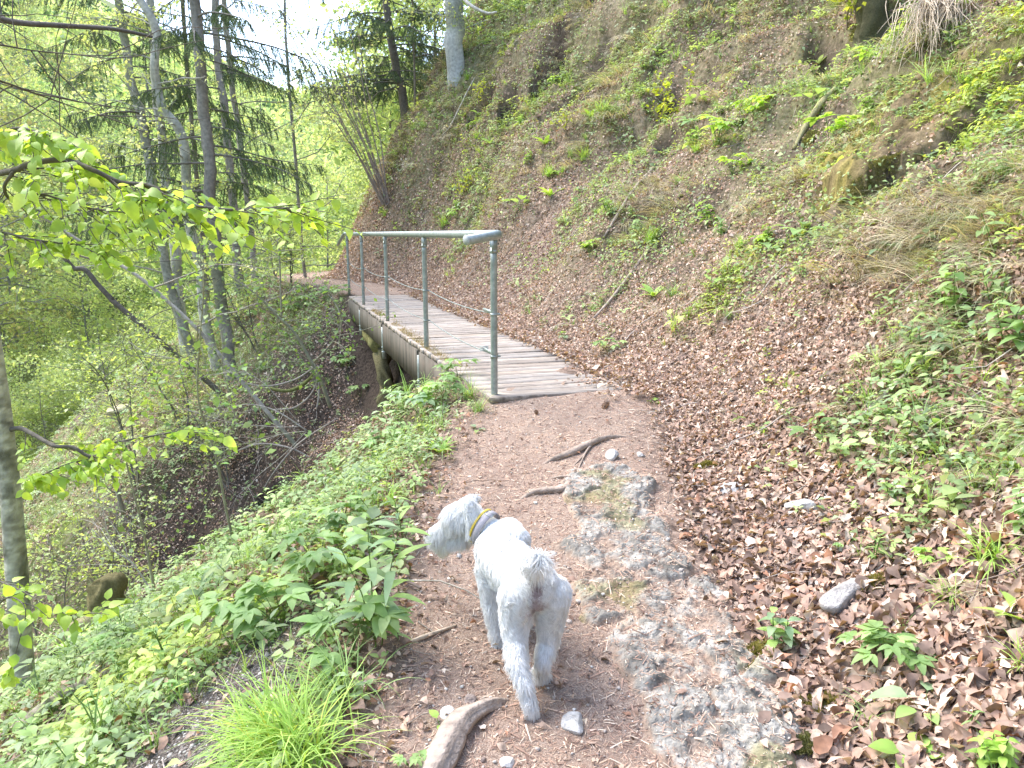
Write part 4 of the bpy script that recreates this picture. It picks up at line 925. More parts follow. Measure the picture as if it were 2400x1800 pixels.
tube_thing('fallen_stick','weathered branch running down the bank above the dark hollow','stick',[on(1530,400,.03),on(1490,450,.04),on(1455,500,.04),on(1415,560,.02)],[.028,.022,.020,.012],(.38,.31,.25))
tube_thing('fallen_stick','bleached bent twig high on the bank near the skyline','stick',[on(1115,185,.05),(on(1100,230,.12)),on(1060,300,.10),on(1035,320,.03)],[.010,.011,.010,.006],(.55,.50,.42))
tube_thing('fallen_stick','thin bleached branch arching from the big grey beech','stick',[at(1075,-20,17.6),at(1100,10,17.2),at(1140,31,17),at(1165,28,17)],[.05,.035,.03,.02],(.50,.47,.42))
# mossy log on the bank and the overhang beneath
tube_thing('mossy_log','half buried log with green moss on its underside high on the bank','log',[on(1962,200,.0),on(1925,250,.03),on(1895,295,.035),on(1860,350,.0)],[.02,.034,.034,.02],(.36,.33,.17),'moss',14)
tube_thing('mossy_log','mossy log lying down the slope below the left stump','log',[on(262,1452,.05),on(200,1490,.09),on(128,1530,.04)],[.06,.075,.05],(.18,.16,.09),'bark',12)
tube_thing('mossy_log','pale fallen trunk behind the foot of the near tree','log',[on(250,1580,.0),on(160,1635,.03),on(90,1690,.03),on(40,1730,.0)],[.02,.028,.03,.03],(.24,.21,.16),'bark',12)
P0=at(866,760,12.2); P1=at(893,812,10.9); P2=at(897,858,10.75); P3=at(905,905,10.7)
tube_thing('mossy_log','thick mossy log end propping the footbridge from below','log',[P0,(P0+P1)/2,P1],[.15,.16,.15],(.26,.24,.10),'moss',18)
tube_thing('tree_stump','gnarled mossy stump standing under the log end','stump',[P1+(0,.05,-.1),P2+(-.02,.05,0),P3+(0,.05,0),P3+(.0,.1,-.4)],[.12,.11,.10,.15],(.22,.19,.10),'moss',16,.12)
b=hit(255,1440); tube_thing('tree_stump','brown mossy stump on the slope among green herbs','stump',[b+(0,0,-.2),b+(0,0,.08),b+(.03,0,.24),b+(.02,0,.30)],[.17,.12,.10,.07],(.17,.15,.07),'moss',16,.12)
b=hit(785,1010)
for k,(pts,r,lab) in enumerate([([(628,909),(668,916),(698,908),(727,886),(742,866)],.03,'moss-covered curved root over the gully hollow'),([(560,895),(625,905),(690,890),(735,862)],.014,'thin root arching above the mossy one'),([(640,960),(690,955),(728,925),(748,880)],.013,'loop of bare root under the mossy one'),([(745,880),(748,920),(742,960)],.016,'short root dropping straight into the hollow'),([(560,1055),(610,1040),(680,1050),(740,1080)],.014,'bare stem bending along the bottom of the hollow'),([(600,1180),(640,1110),(700,1040),(790,980)],.012,'long bare stem leaning out of the gully')]):
    Y=hit(*pts[len(pts)//2])[1]-.25; tube_thing('exposed_root',lab,'root',[at(px,py,Y-.05*i) for i,(px,py) in enumerate(pts)],[r*.8,r,r,r*.7],(.16,.17,.06) if k==0 else (.34,.30,.25),'moss' if k==0 else 'bark',9)
# hazel leaning out of the gully
def stemmed(name,label,cat,stems,Y,r,col,leafn=0,ls=.05,cols=GC1):
    e=tag(empty(name,tuple(at(*stems[0][0],Y))),label,cat); O=np.array(e.location); G=Grow()
    for q,pts in enumerate(stems):
        P=catmull(np.array([at(px,py,Y+.04*i*(q%2*2-1)) for i,(px,py) in enumerate(pts)]),5)-O; G.w.tube(P,np.linspace(r*(1 if q==0 else .5),r*.3,len(P)),7,col)
        for k in range(int(len(P)*.6)):
            i=rng.integers(len(P)//4,len(P)-1); T_=P[i+1]-P[i]; T_/=np.linalg.norm(T_)
            for a,d,L in G.limb(P[i],T_*.4+rng.normal(0,.6,3),rn(.25,.8),r*.25,col,5,.02,.18,kids=2,leaf=leafn,sides=4):
                for _ in G.limb(a,d,L,r*.12,col,3,.02,.2,leaf=leafn,sides=3): pass
    G.w.build('stem',M['bark'],e)
    if leafn: V,F,C=leaves_mesh(np.vstack(G.P),ls,cols,[1]*len(cols),.6,.05); mesh('foliage',V,F,M['leaf'],e,C,smooth=False)
    return e
stemmed('hazel_shrub','leaning hazel stem rising out of the gully beside the bridge','shrub',[[(775,955),(755,900),(728,845),(690,780),(650,740),(600,690),(535,643)],[(660,745),(658,690),(655,600),(650,560)],[(735,850),(780,800),(800,740),(770,690)]],8.6,.024,(.27,.26,.18),5,.05,[(.16,.28,.07),(.22,.34,.08)])
stemmed('young_tree','thin upright sapling rising from the gully in front of the stand','sapling',[[(560,1345),(545,1260),(531,1200),(506,1070),(481,998),(463,918),(468,800),(477,690),(478,620)],[(465,900),(440,850),(350,830),(300,800)]],5.2,.011,(.30,.29,.20),4,.04,[(.18,.32,.09),(.26,.38,.10)])
stemmed('young_tree','slim bare sapling on the slope right of the near trunk','sapling',[[(362,1385),(345,1290),(325,1200),(295,1080),(280,1000)]],4.6,.010,(.30,.28,.20),2,.04)
stemmed('dead_sapling','leaning bare grey pole on the slope below the path','dead stem',[[(358,1390),(310,1320),(265,1290),(215,1240)]],4.9,.007,(.5,.47,.42))
stemmed('dead_sapling','short dark lichened stub of a trunk above the gully','dead stem',[[(290,1205),(275,1150),(262,1110),(252,1085)]],7.5,.026,(.25,.24,.17))
stemmed('dead_branch','tangle of bare grey twigs hanging over the gully hollow','dead branch',[[(720,1010),(640,960),(560,950),(480,1000)],[(720,1010),(650,1020),(570,1050),(500,1090)],[(700,990),(620,900),(560,870),(500,880)],[(720,1010),(660,1070),(600,1120),(560,1180)],[(700,1000),(640,1000),(540,990),(440,960)]],7.6,.008,(.40,.37,.31))
stemmed('willow_shrub','grey-green leaved shrub on the gully edge in front of the tall spruce foot','shrub',[[(560,1020),(540,930),(520,850),(530,780)],[(560,1020),(590,930),(610,850)],[(560,1020),(500,940),(470,890)]],8.2,.009,(.3,.28,.2),6,.045,[(.16,.26,.10),(.22,.33,.14),(.12,.2,.07)])
# --- near beech with its leafy boughs ---
LB=[leafT(1,.72,.16,.12,d,3) for d in(.1,.35,.55)]
e=tag(empty('beech_tree',tuple(at(88,1830,4.0))),'near beech with a pale banded trunk and boughs of bright fresh leaves','tree'); O=np.array(e.location)
tp=[(90,1860),(75,1800),(62,1680),(50,1500),(40,1350),(28,1200),(14,1060),(2,950),(-15,830),(-40,640),(-75,420),(-120,150),(-190,-150)]
P=catmull(np.array([at(px,py,4.0) for px,py in tp]),26); P=np.vstack([P[:1]-np.array((-.02,0,.5)),P]); n=len(P); g_=P[:,2]
tt=np.linspace(0,1,n); cc=np.array((.44,.41,.33))*(1+.9*fbm(g_,g_*0,.035,3,8)[:,None]); dm=sstep(.1,.4,fbm(g_,g_*0+5,.12,3,18))[:,None]; cc=cc*(1-dm*.7)+np.array((.09,.08,.05))*dm*.7
base_=(1-sstep(0,.35,g_-P[1][2]))[:,None]*.8; cc=cc*(1-base_)+np.array((.15,.17,.05))*base_
mb=MB(); mb.tube(P-O,np.interp(tt,[0,.1,.4,1],[.085,.066,.055,.035]),22,cc,grain=.06)
v=mb.V[-1]; an_=np.arctan2(v[:,1]-v[:,1].mean(),v[:,0]); a1=fbm(v[:,0]*9+v[:,1]*7,v[:,2]*16,.5,4,8); a2=fbm(v[:,0]*5+v[:,1]*3,v[:,2]*3.2,.5,3,18); cv=np.array((.42,.40,.32))*(1+.7*a1[:,None]); dm=(sstep(.18,.4,a2)+.7*sstep(.25,.45,fbm(v[:,0]*4,v[:,2]*14+v[:,1]*4,.5,3,28)))[:,None].clip(0,1); cv=cv*(1-dm*.7)+np.array((.09,.085,.05))*dm*.7; bs=(1-sstep(.1,.8,v[:,2]))[:,None]*.6; mb.C[-1]=np.clip(cv*(1-bs)+np.array((.16,.18,.06))*bs,0,1)
mb.build('trunk',M['bark'],e)
DK=(.13,.115,.09)
def bough(pts,r,twigs,leafL,lab=None,nl=9,tw=(.15,.5)):
    P=catmull(np.array([at(px,py,Y) for px,py,Y in pts]),6); mb=MB(); mb.tube(P-O,np.linspace(r,r*.22,len(P)),9,DK,jit=.04); b=mb.build('bough',M['bark'],e); LP=[];LX=[];mt=MB()
    def leafline(Q,m):
        for k in range(m):
            t=(.25+.75*(k+rn(0,.6))/m)*(len(Q)-1.001); i=int(t); p=Q[i]+(Q[i+1]-Q[i])*(t-i); T_=Q[i+1]-Q[i]; T_/=np.linalg.norm(T_)+1e-9; sd=np.cross(T_,(0,0,1.))*(1 if k%2 else -1); LP.append(p); LX.append(T_*.55+sd*.7+np.array((0,0,-rn(.1,1.0)))+rng.normal(0,.25,3))
    for k in range(twigs):
        i=int(rn(.12,.97)*(len(P)-1)); T_=P[min(i+1,len(P)-1)]-P[i-1]; T_/=np.linalg.norm(T_); sd=np.cross(T_,(0,0,1.))*(1 if k%2 else -1); d=T_*.8+sd*rn(.3,.9)+np.array((0,0,rn(-.55,.15))); L=rn(*tw); Q=[P[i]]
        for q in range(5): d=d+rng.normal(0,.12,3)+np.array((0,0,-.05)); d/=np.linalg.norm(d); Q.append(Q[-1]+d*L/5)
        Q=np.array(Q); mt.tube(Q-O,np.linspace(.0032,.0012,6),4,DK,cap=False); leafline(Q,nl)
    leafline(P[len(P)//3:],int(twigs*.8))
    mt.build('twig',M['bark'],b)['kind']='stuff'
    LP=np.array(LP)-O; X=np.array(LX); N=np.tile(np.array((0,-.35,.75)),(len(LP),1)); 
    o=scatter('foliage',LB,LP,frames(N,.45,X),leafL*rng.lognormal(0,.22,len(LP)),pal(len(LP),[(.46,.62,.11),(.38,.54,.09),(.54,.68,.18),(.30,.46,.10)],[4,3,2,1],.12),M['leaf'],b); return b
bough([(-78,430,3.95),(-30,412,3.7),(30,400,3.4),(80,382,3.3),(155,376,3.25),(224,401,3.2),(282,427,3.2),(343,434,3.2),(398,456,3.2),(452,481,3.2),(542,492,3.2),(597,490,3.25),(650,487,3.3),(700,488,3.35)],.015,50,.048,nl=8)
bough([(30,405,3.35),(10,440,3.4),(30,470,3.5),(90,455,3.5),(150,470,3.5),(220,490,3.5),(300,500,3.5),(380,530,3.5)],.008,26,.046,nl=7)
bough([(-60,345,3.9),(-10,320,3.5),(40,300,3.4),(90,310,3.3),(150,330,3.3),(200,345,3.3)],.009,22,.060,nl=6,tw=(.1,.3))
bough([(-60,560,3.8),(0,545,3.5),(70,560,3.4),(140,570,3.4),(200,575,3.4),(260,590,3.4)],.007,22,.046,nl=8,tw=(.1,.35))
bough([(20,1008,4.0),(48,1004,3.95),(85,1022,3.8),(127,1045,3.7),(170,1048,3.7),(205,1068,3.7),(232,1066,3.7),(260,1040,3.7),(340,1025,3.7),(420,1012,3.7),(500,1018,3.75)],.014,26,.042,nl=8,tw=(.12,.4))
bough([(60,1140,3.95),(90,1120,3.8),(150,1090,3.7),(210,1075,3.7)],.006,16,.05,nl=7,tw=(.1,.3))
bough([(-60,1500,3.8),(-20,1440,3.3),(20,1400,3.1),(60,1430,3.0),(40,1520,3.0),(20,1600,3.0)],.005,9,.054,nl=4,tw=(.08,.25))
bough([(-30,1350,3.6),(40,1380,3.3),(120,1420,3.2),(200,1440,3.2),(260,1400,3.2)],.004,9,.055,nl=4,tw=(.08,.2))
# bare boughs reaching in above
for pts,r in(([(-90,0,3.9),(-20,38,5),(60,55,6.5),(180,62,8),(280,70,10),(355,86,13.6)],.022),([(-60,100,3.9),(0,105,4),(90,120,4.4),(220,130,5),(300,128,5.4)],.006),([(-60,180,3.9),(0,190,4),(100,225,4.4),(200,260,5),(290,285,5.4)],.007)):
    P=catmull(np.array([at(*q) for q in pts]),6); mb=MB(); mb.tube(P-O,np.linspace(r,r*(1.2 if r>.02 else .3),len(P)),7,(.14,.12,.10),jit=.05)
    for k in range(9):
        i=int(rn(.1,.9)*(len(P)-1)); G=Grow()
        for _ in G.limb(P[i]-O,rng.normal(0,.6,3)+np.array((.5,0,-.1)),rn(.3,1.2),.004,(.14,.12,.1),6,.0,.15,kids=0,sides=3): pass
        mb.V+=G.w.V; 
        for kf,vf in G.w.F.items(): mb.F.setdefault(kf,[]).extend([f+mb.n for f in vf])
        mb.C+=G.w.C; mb.n+=G.w.n
    mb.build('bare_bough',M['bark'],e)
# ---------------- rock outcrop ----------------
def patch(name,label,cat,x0,x1,y0,y1,step,maskf,hf,colf,mat):
    nx=int((x1-x0)/step);ny=int((y1-y0)/step); X,Y=np.meshgrid(np.linspace(x0,x1,nx),np.linspace(y0,y1,ny)); X=X.ravel();Y=Y.ravel(); m=maskf(X,Y); h=hf(X,Y,m); Z=H(X,Y); N=Hn(X,Y,.08)
    V=np.stack([X,Y,Z],-1)+N*h[:,None]; i=(np.arange(ny-1)[:,None]*nx+np.arange(nx-1)[None]).ravel(); F=np.stack([i,i+1,i+nx+1,i+nx],-1); keep=(m[F]>.02).any(1); F=F[keep]; u,inv=np.unique(F.ravel(),return_inverse=True)
    C=colf(X,Y,h,m); o=mesh(name,V[u]-V[u][0],inv.reshape(-1,4),mat,None,C[u]); o.location=V[u][0]; tag(o,label,cat); return o
def rk_c(x,y,h,m):
    n=fbm(x,y,.07,4,23)[:,None]; c=np.array((.27,.25,.215))*(1+.8*n+.5*fbm(x,y,.03,3,29)[:,None]); lo=1-sstep(.006,.026,h+.018*n[:,0]); c=c*(1-lo[:,None])+np.array((.32,.235,.175))*lo[:,None]*(1+.4*n)
    ms=(sstep(.15,.45,fbm(x,y,.25,3,27)+.35*sstep(.55,.85,x)*(1-sstep(1.9,2.6,y))))[:,None]*.6; c=c*(1-ms)+np.array((.20,.18,.06))*(1+.4*n)*ms; return np.clip(c,0,1)
patch('rock_outcrop','grey lumpy limestone outcrop set in the right side of the path','rock',.0,1.35,1.0,4.2,.0065,rk_m,rk_h,rk_c,M['stone'])
# moss cushion by the outcrop: many little shoots
def cushion(px,py,rx,ry,label,cols=((.24,.21,.05),(.32,.28,.07),(.15,.14,.04)),h=.03,n=5000,L=.012):
    c=hit(px,py); a=rng.uniform(0,2*np.pi,n); q=np.sqrt(rng.uniform(0,1,n))*(1+.25*np.sin(a*3+px)); x=c[0]+rx*q*np.cos(a); y=c[1]+ry*q*np.sin(a); P=np.stack([x,y,H(x,y)],-1); N=Hn(x,y,.06); hh=h*np.clip(1-(q/1.15)**2,0,1)*(1+.5*fbm(x,y,.04,3,3)); P=P+N*hh[:,None]-c
    o=scatter('moss_cushion',[blade(1,.22,.4,.6,2)],P,frames(N,.5),L*rng.lognormal(0,.3,n),pal(n,cols,[3,2,2],.15),M['grass']); o.location=c; tag(o,label,'moss'); return o
cushion(1655,1100,.075,.04,'golden-green moss cushion on the leaf litter beside the top of the outcrop')
cushion(1790,1560,.08,.13,'olive moss patch along the right edge of the outcrop',n=7000,h=.02)
cushion(1900,1660,.11,.06,'mossy mound below the single toothed plant',n=5000,h=.025)
cushion(1850,1755,.13,.05,'dark green moss at the foot of the outcrop',((.14,.15,.05),(.20,.2,.06),(.1,.1,.04)),n=5000,h=.02)
cushion(2060,1370,.09,.05,'small moss patch above a grey stone in the litter',n=3000,h=.02)
# mossy rock face and exposed earth high on the bank
def mf_m(x,y):
    return np.clip(1-np.hypot((x-MC[0])/MR[0],(y-MC[1])/MR[1])+.35*fbm(x,y,.5,3,33),0,1)
MC=hit(2080,330); MR=(.95,.9)
def mf_h(x,y,m): d1,d2,hd=worley(x,y,.35,43); return -.04+sstep(0,.5,m)*(.06+.02*sstep(0,.4,d2-d1)*hd+.11*fbm(x,y,.30,5,45,.62)+.02*fbm(x,y,.03,3,46))
def mf_c(x,y,h,m):
    n=fbm(x,y,.12,4,53)[:,None]; t=sstep(-.5,.2,fbm(x,y,.5,3,55))[:,None]; return np.clip(np.array((.30,.25,.07))*(1+.7*n)*t+np.array((.20,.15,.09))*(1+.7*n)*(1-t),0,1)
patch('mossy_rock_face','brownish-green mossy rock face under the hanging dry roots','rock',MC[0]-1.2,MC[0]+1.2,MC[1]-1.2,MC[1]+1.2,.014,mf_m,mf_h,mf_c,M['moss'])
for k,(px,py,a,b2,n,lab) in enumerate([(2050,430,.22,.12,9000,'golden moss hanging on the rock face below the ferny tufts'),(2010,120,.14,.2,6000,'dark moss at the foot of the trunk at the upper right'),(1900,330,.08,.1,3000,'moss at the lower end of the half buried log')]): cushion(px,py,a,b2,lab,((.20,.20,.07),(.26,.25,.09),(.13,.14,.05)),.03,n,.018)
b=on(2045,90,0); tube_thing('spruce_tree','dark mossy foot of a tree at the upper right corner','tree',[b+(.05,.1,-.4),b+(0,0,.05),b+(-.05,-.05,.45),b+(-.1,-.05,1.0),b+(-.2,0,2.2)],[.26,.20,.15,.13,.12],(.13,.12,.07),'moss',18,.1)
# hanging dry roots
b=on(2215,25,.12); mb=MB(); HD=on(2170,240,.1)-b; HD/=np.linalg.norm(HD); Nb=Hn(b[:1],b[1:2])[0]; dnb=np.array((Nb[0],Nb[1],0))/np.hypot(Nb[0],Nb[1])
for k in range(260):
    p=b+np.array((rng.normal(0,.12),rng.normal(0,.09),rng.normal(.02,.05))); L=rn(.3,.95); d=HD+Nb*.30+rng.normal(0,.13,3); Q=[p]
    for q in range(7): d=d+rng.normal(0,.12,3)-Nb*.07+np.array((0,0,-.03)); d/=np.linalg.norm(d); Q.append(Q[-1]+d*L/7)
    mb.tube(np.array(Q)-b,np.linspace(.0048,.002,8),4,np.array((.58,.48,.36))*rn(.6,1.25),cap=False)
o=mb.build('hanging_roots',M['bark']); o.location=b; tag(o,'curtain of tan fibrous roots hanging under the overhang at the upper right','roots')
# ---------------- stones ----------------
def stone(px,py,r,sc,label,col=(.45,.43,.40),sink=.35):
    c=on(px,py,0); r_=np.random.default_rng(int(px)); bm=bmesh.new(); bmesh.ops.create_icosphere(bm,subdivisions=4,radius=1); V=np.array([v.co[:] for v in bm.verts]); F=np.array([[v.index for v in f.verts] for f in bm.faces]); bm.free()
    for k in range(9):
        nn=r_.normal(0,1,3); nn/=np.linalg.norm(nn); dd=r_.uniform(.55,.85); q=V@nn; V=V-np.maximum(q-dd,0)[:,None]*nn*.9
    V=V*(1+.05*fbm(V[:,0]+V[:,2]*2,V[:,1]+px,.3,4,7)[:,None]+.02*fbm(V[:,0]*2+V[:,2]*3,V[:,1]+px,.08,3,8)[:,None]); a=r_.uniform(0,6.28); V=(V*np.array(sc)*r)@rotz(a).T; N=Hn(c[:1],c[1:2])[0]; V+=N*r*sc[2]*(.5-sink)
    o=mesh('stone',V,F,M['stone'],None,np.clip(np.array(col)*(1+.3*fbm(V[:,0],V[:,1]+V[:,2],.03,3,px%50)[:,None]),0,1)); o.location=c; tag(o,label,'stone')
for a in [(1345,1700,.045,(1.3,.9,.5),'flat grey stone in the path right of the hind paw'),(1050,1672,.028,(1.2,.9,.6),'white stone beside the thick knotted root',(.62,.6,.55)),(1435,1072,.05,(1,.8,.9),'upright grey stone beside the long root'),(1500,1068,.028,(1,.9,.7),'small grey stone between the long root and the moss'),(1720,1150,.06,(1.3,.9,.6),'grey stone in the litter below the moss cushion',(.38,.37,.35)),(1890,1190,.07,(1.4,.9,.6),'bluish flat stone half under leaves'),(1985,1400,.09,(1.6,.7,.6),'long grey stone under the small moss patch',(.36,.33,.30)),(1190,1790,.022,(1.2,1,.7),'pale pebble at the bottom of the path'),(1075,1305,.018,(1,.8,.7),'small lilac-grey pebble left of the dog'),(1010,1585,.02,(1,1,.7),'brownish pebble near the pale stick',(.40,.31,.26)),(1102,1640,.022,(1,1,.6),'brown stone above the thick root',(.34,.27,.23)),(1480,1515,.05,(1.3,.8,.45),'dark half buried stone below the leaf drift',(.36,.31,.28)),(285,962,.22,(1.8,1,.5),'mossy boulder in the stream',(.40,.36,.22)),(95,975,.2,(1.6,1,.5),'pale boulder on the stream bank'),(1255,1180,.014,(1,1,.7),'white pebble under the forked root',(.6,.57,.5)),(1315,1142,.02,(1.3,.9,.6),'pale stone in the crook of the forked root',(.52,.48,.42))]: stone(*a)
# pale shoals in the stream
n=1500; x=rng.uniform(-20,-9,n); y=rng.uniform(12,40,n); k=(H(x,y)<-6.3)&(fbm(x,y,2.5,3,3)>-.1); x,y=x[k],y[k]
o=scatter('stream_stones',PEB,np.stack([x,y,np.maximum(H(x,y),-7.03+.02*y)+.02],-1),frames(Hn(x,y),.2),rng.lognormal(-2.2,.5,len(x)),pal(len(x),[(.55,.52,.46),(.42,.40,.34),(.30,.30,.14)],[3,2,1.4]),M['stone']); tag(o,'pale stones lying in the stream bed',None,None,'stuff')
# spruce cones
def cone(px,py,L,label):
    c=on(px,py,.012); t=T(); m=60
    for k in range(m):
        u=k/m; a=k*2.4; r=L*.2*math.sin(math.pi*min(.97,.12+u*.88))**.6; V,F=leafT(L*.2,L*.16,.1,.2,.3,1); V=V@roty(-.9).T@rotz(a).T+np.array((r*.6*math.cos(a),r*.6*math.sin(a),(u-.5)*L)); t.add(V,F,np.array((.20,.12,.075))*rn(.6,1.5))
    V,F,C=t.get(); V=V@rotx(1.45).T@rotz(rn(0,6)).T; o=mesh('spruce_cone',V,F,M['litter'],None,C,smooth=False); o.location=c; tag(o,label,'cone')
cone(1257,970,.05,'small brown spruce cone lying on the path before the bridge'); cone(1418,955,.085,'dark open spruce cone at the litter edge near the bridge'); cone(1745,825,.09,'dark spruce cone on the leaf covered bank')
# ---------------- single plants ----------------
def pstem(t,P,r=.002,c=(.16,.26,.07)): t.stem(P,r,c,r*.6)
def plant(kind,px,py,sc,label,name='leafy_plant',cat='plant',cols=None,n=None):
    b=on(px,py,-.004); t=T(); r_=rng; cols=cols or GC1; pc=lambda:np.array(cols[r_.integers(len(cols))])*rn(.85,1.25)
    if kind=='grass':
        for k in range(n or 90):
            V,F=blade(sc*rn(.5,1.15),.0032*(1+sc*2.5),abs(rng.normal(.32,.30)),rn(1.0,2.7),6); t.add(V@rotz(rn(0,6.28) if px>850 or k%3==0 else rng.normal(3.3,1.1)).T+np.array((*rng.normal(0,sc*(.14 if n and n>100 else .09),2),0)),F,pc()*((1.3,1.0,.9) if rng.random()<.12 else (1,1,1)))
    elif kind=='lance':
        for s_ in range(n or 1):
            dx,dy=rng.normal(0,.12,2); h=sc*rn(.8,1.1); P=[(0,0,0),(dx*h*.4,dy*h*.4,h*.55),(dx*h,dy*h,h)]; o_=np.array((*rng.normal(0,.02*(s_>0),2),0)); P=[np.array(p)+o_ for p in P]; pstem(t,P,.003)
            for k in range(11):
                u=.18+.82*k/10; a=k*1.57*1.18+rn(-.2,.2); V,F=leafT(sc*.36*(1-.35*abs(u-.5))*rn(.85,1.1),sc*.085,.22,.05,rn(.15,.7),4); base=P[0]*(1-u)**1+P[2]*u if u>.5 else P[0]+(P[2]-P[0])*u; t.add(V@roty(-rn(.2,.9)).T@rotz(a).T+base,F,pc())
    elif kind in('ovate','round','rosette'):
        for k in range(n or 6):
            a=k*2.4+rn(-.3,.3); L=sc*rn(.6,1.1); st=sc*(rn(.3,.9) if kind!='rosette' else .03); el=rn(.5,1.2) if kind!='rosette' else .2; tip=np.array((math.cos(a)*math.cos(el),math.sin(a)*math.cos(el),math.sin(el)))*st; pstem(t,[(0,0,0),tip*.6+(0,0,st*.1),tip],.0018)
            V,F=leafT(L,L*(.62 if kind=='ovate' else .85 if kind=='round' else .28),.2,.12,rn(.1,.6),4); t.add(V@roty(-rn(.0,.5)-(.4 if kind=='rosette' else 0)).T@rotz(a).T+tip,F,pc())
    elif kind=='elder':      # stalks carrying leaflets in threes and fives
        sc=sc*(.78 if px<1200 else 1)
        for k in range(n or 7):
            a=rn(0,6.28); h=sc*rn(.6,1.1); el=rn(.7,1.35); tip=np.array((math.cos(a)*math.cos(el),math.sin(a)*math.cos(el),math.sin(el)))*h; pstem(t,[(0,0,0),tip*.6+(0,0,h*.08),tip],.0018); cc=pc()
            for q in range(5):
                b2=a+(-1.5,-.75,0,.75,1.5)[q]; L=sc*.36*(1,1.1,1.25,1.1,1)[q]*rn(.85,1.1); V,F=leafT(L,L*.5,.18,.1,rn(.15,.5),4); t.add(V@roty(-rn(-.1,.25)).T@rotz(b2).T+tip,F,cc*rn(.92,1.08))
    elif kind=='nettle':
        for s_ in range(n or 2):
            h=sc*rn(.8,1.1); d=rng.normal(0,.15,2); o_=np.array((*rng.normal(0,.025*(s_>0),2),0)); top=np.array((d[0]*h,d[1]*h,h))+o_; pstem(t,[o_,(o_+top)/2,top],.0028)
            for k in range(5):
                u=.35+.65*k/4; 
                for sd in(0,math.pi): V,F=leafT(sc*.42*(1.1-.45*u)*rn(.9,1.1),sc*.22*(1.1-.4*u),.2,.15,rn(.2,.5),4); t.add(V@roty(-rn(-.1,.3)).T@rotz(k*1.57+sd+s_).T+o_+(top-o_)*u,F,pc())
    V,F,C=t.get(); o=mesh(name,V,F,M['grass' if kind=='grass' else 'leaf'],None,C,smooth=kind!='grass'); o.location=b; N=Hn(b[:1],b[1:2])[0]; o.rotation_euler=(-N[1]*.25,N[0]*.25,0); tag(o,label,cat); return o
LG=[(.28,.42,.15),(.34,.48,.18),(.22,.35,.12)]; BL=[(.25,.37,.20),(.31,.42,.24),(.34,.50,.15)]; BR=[(.36,.54,.12),(.30,.48,.10),(.42,.58,.15)]
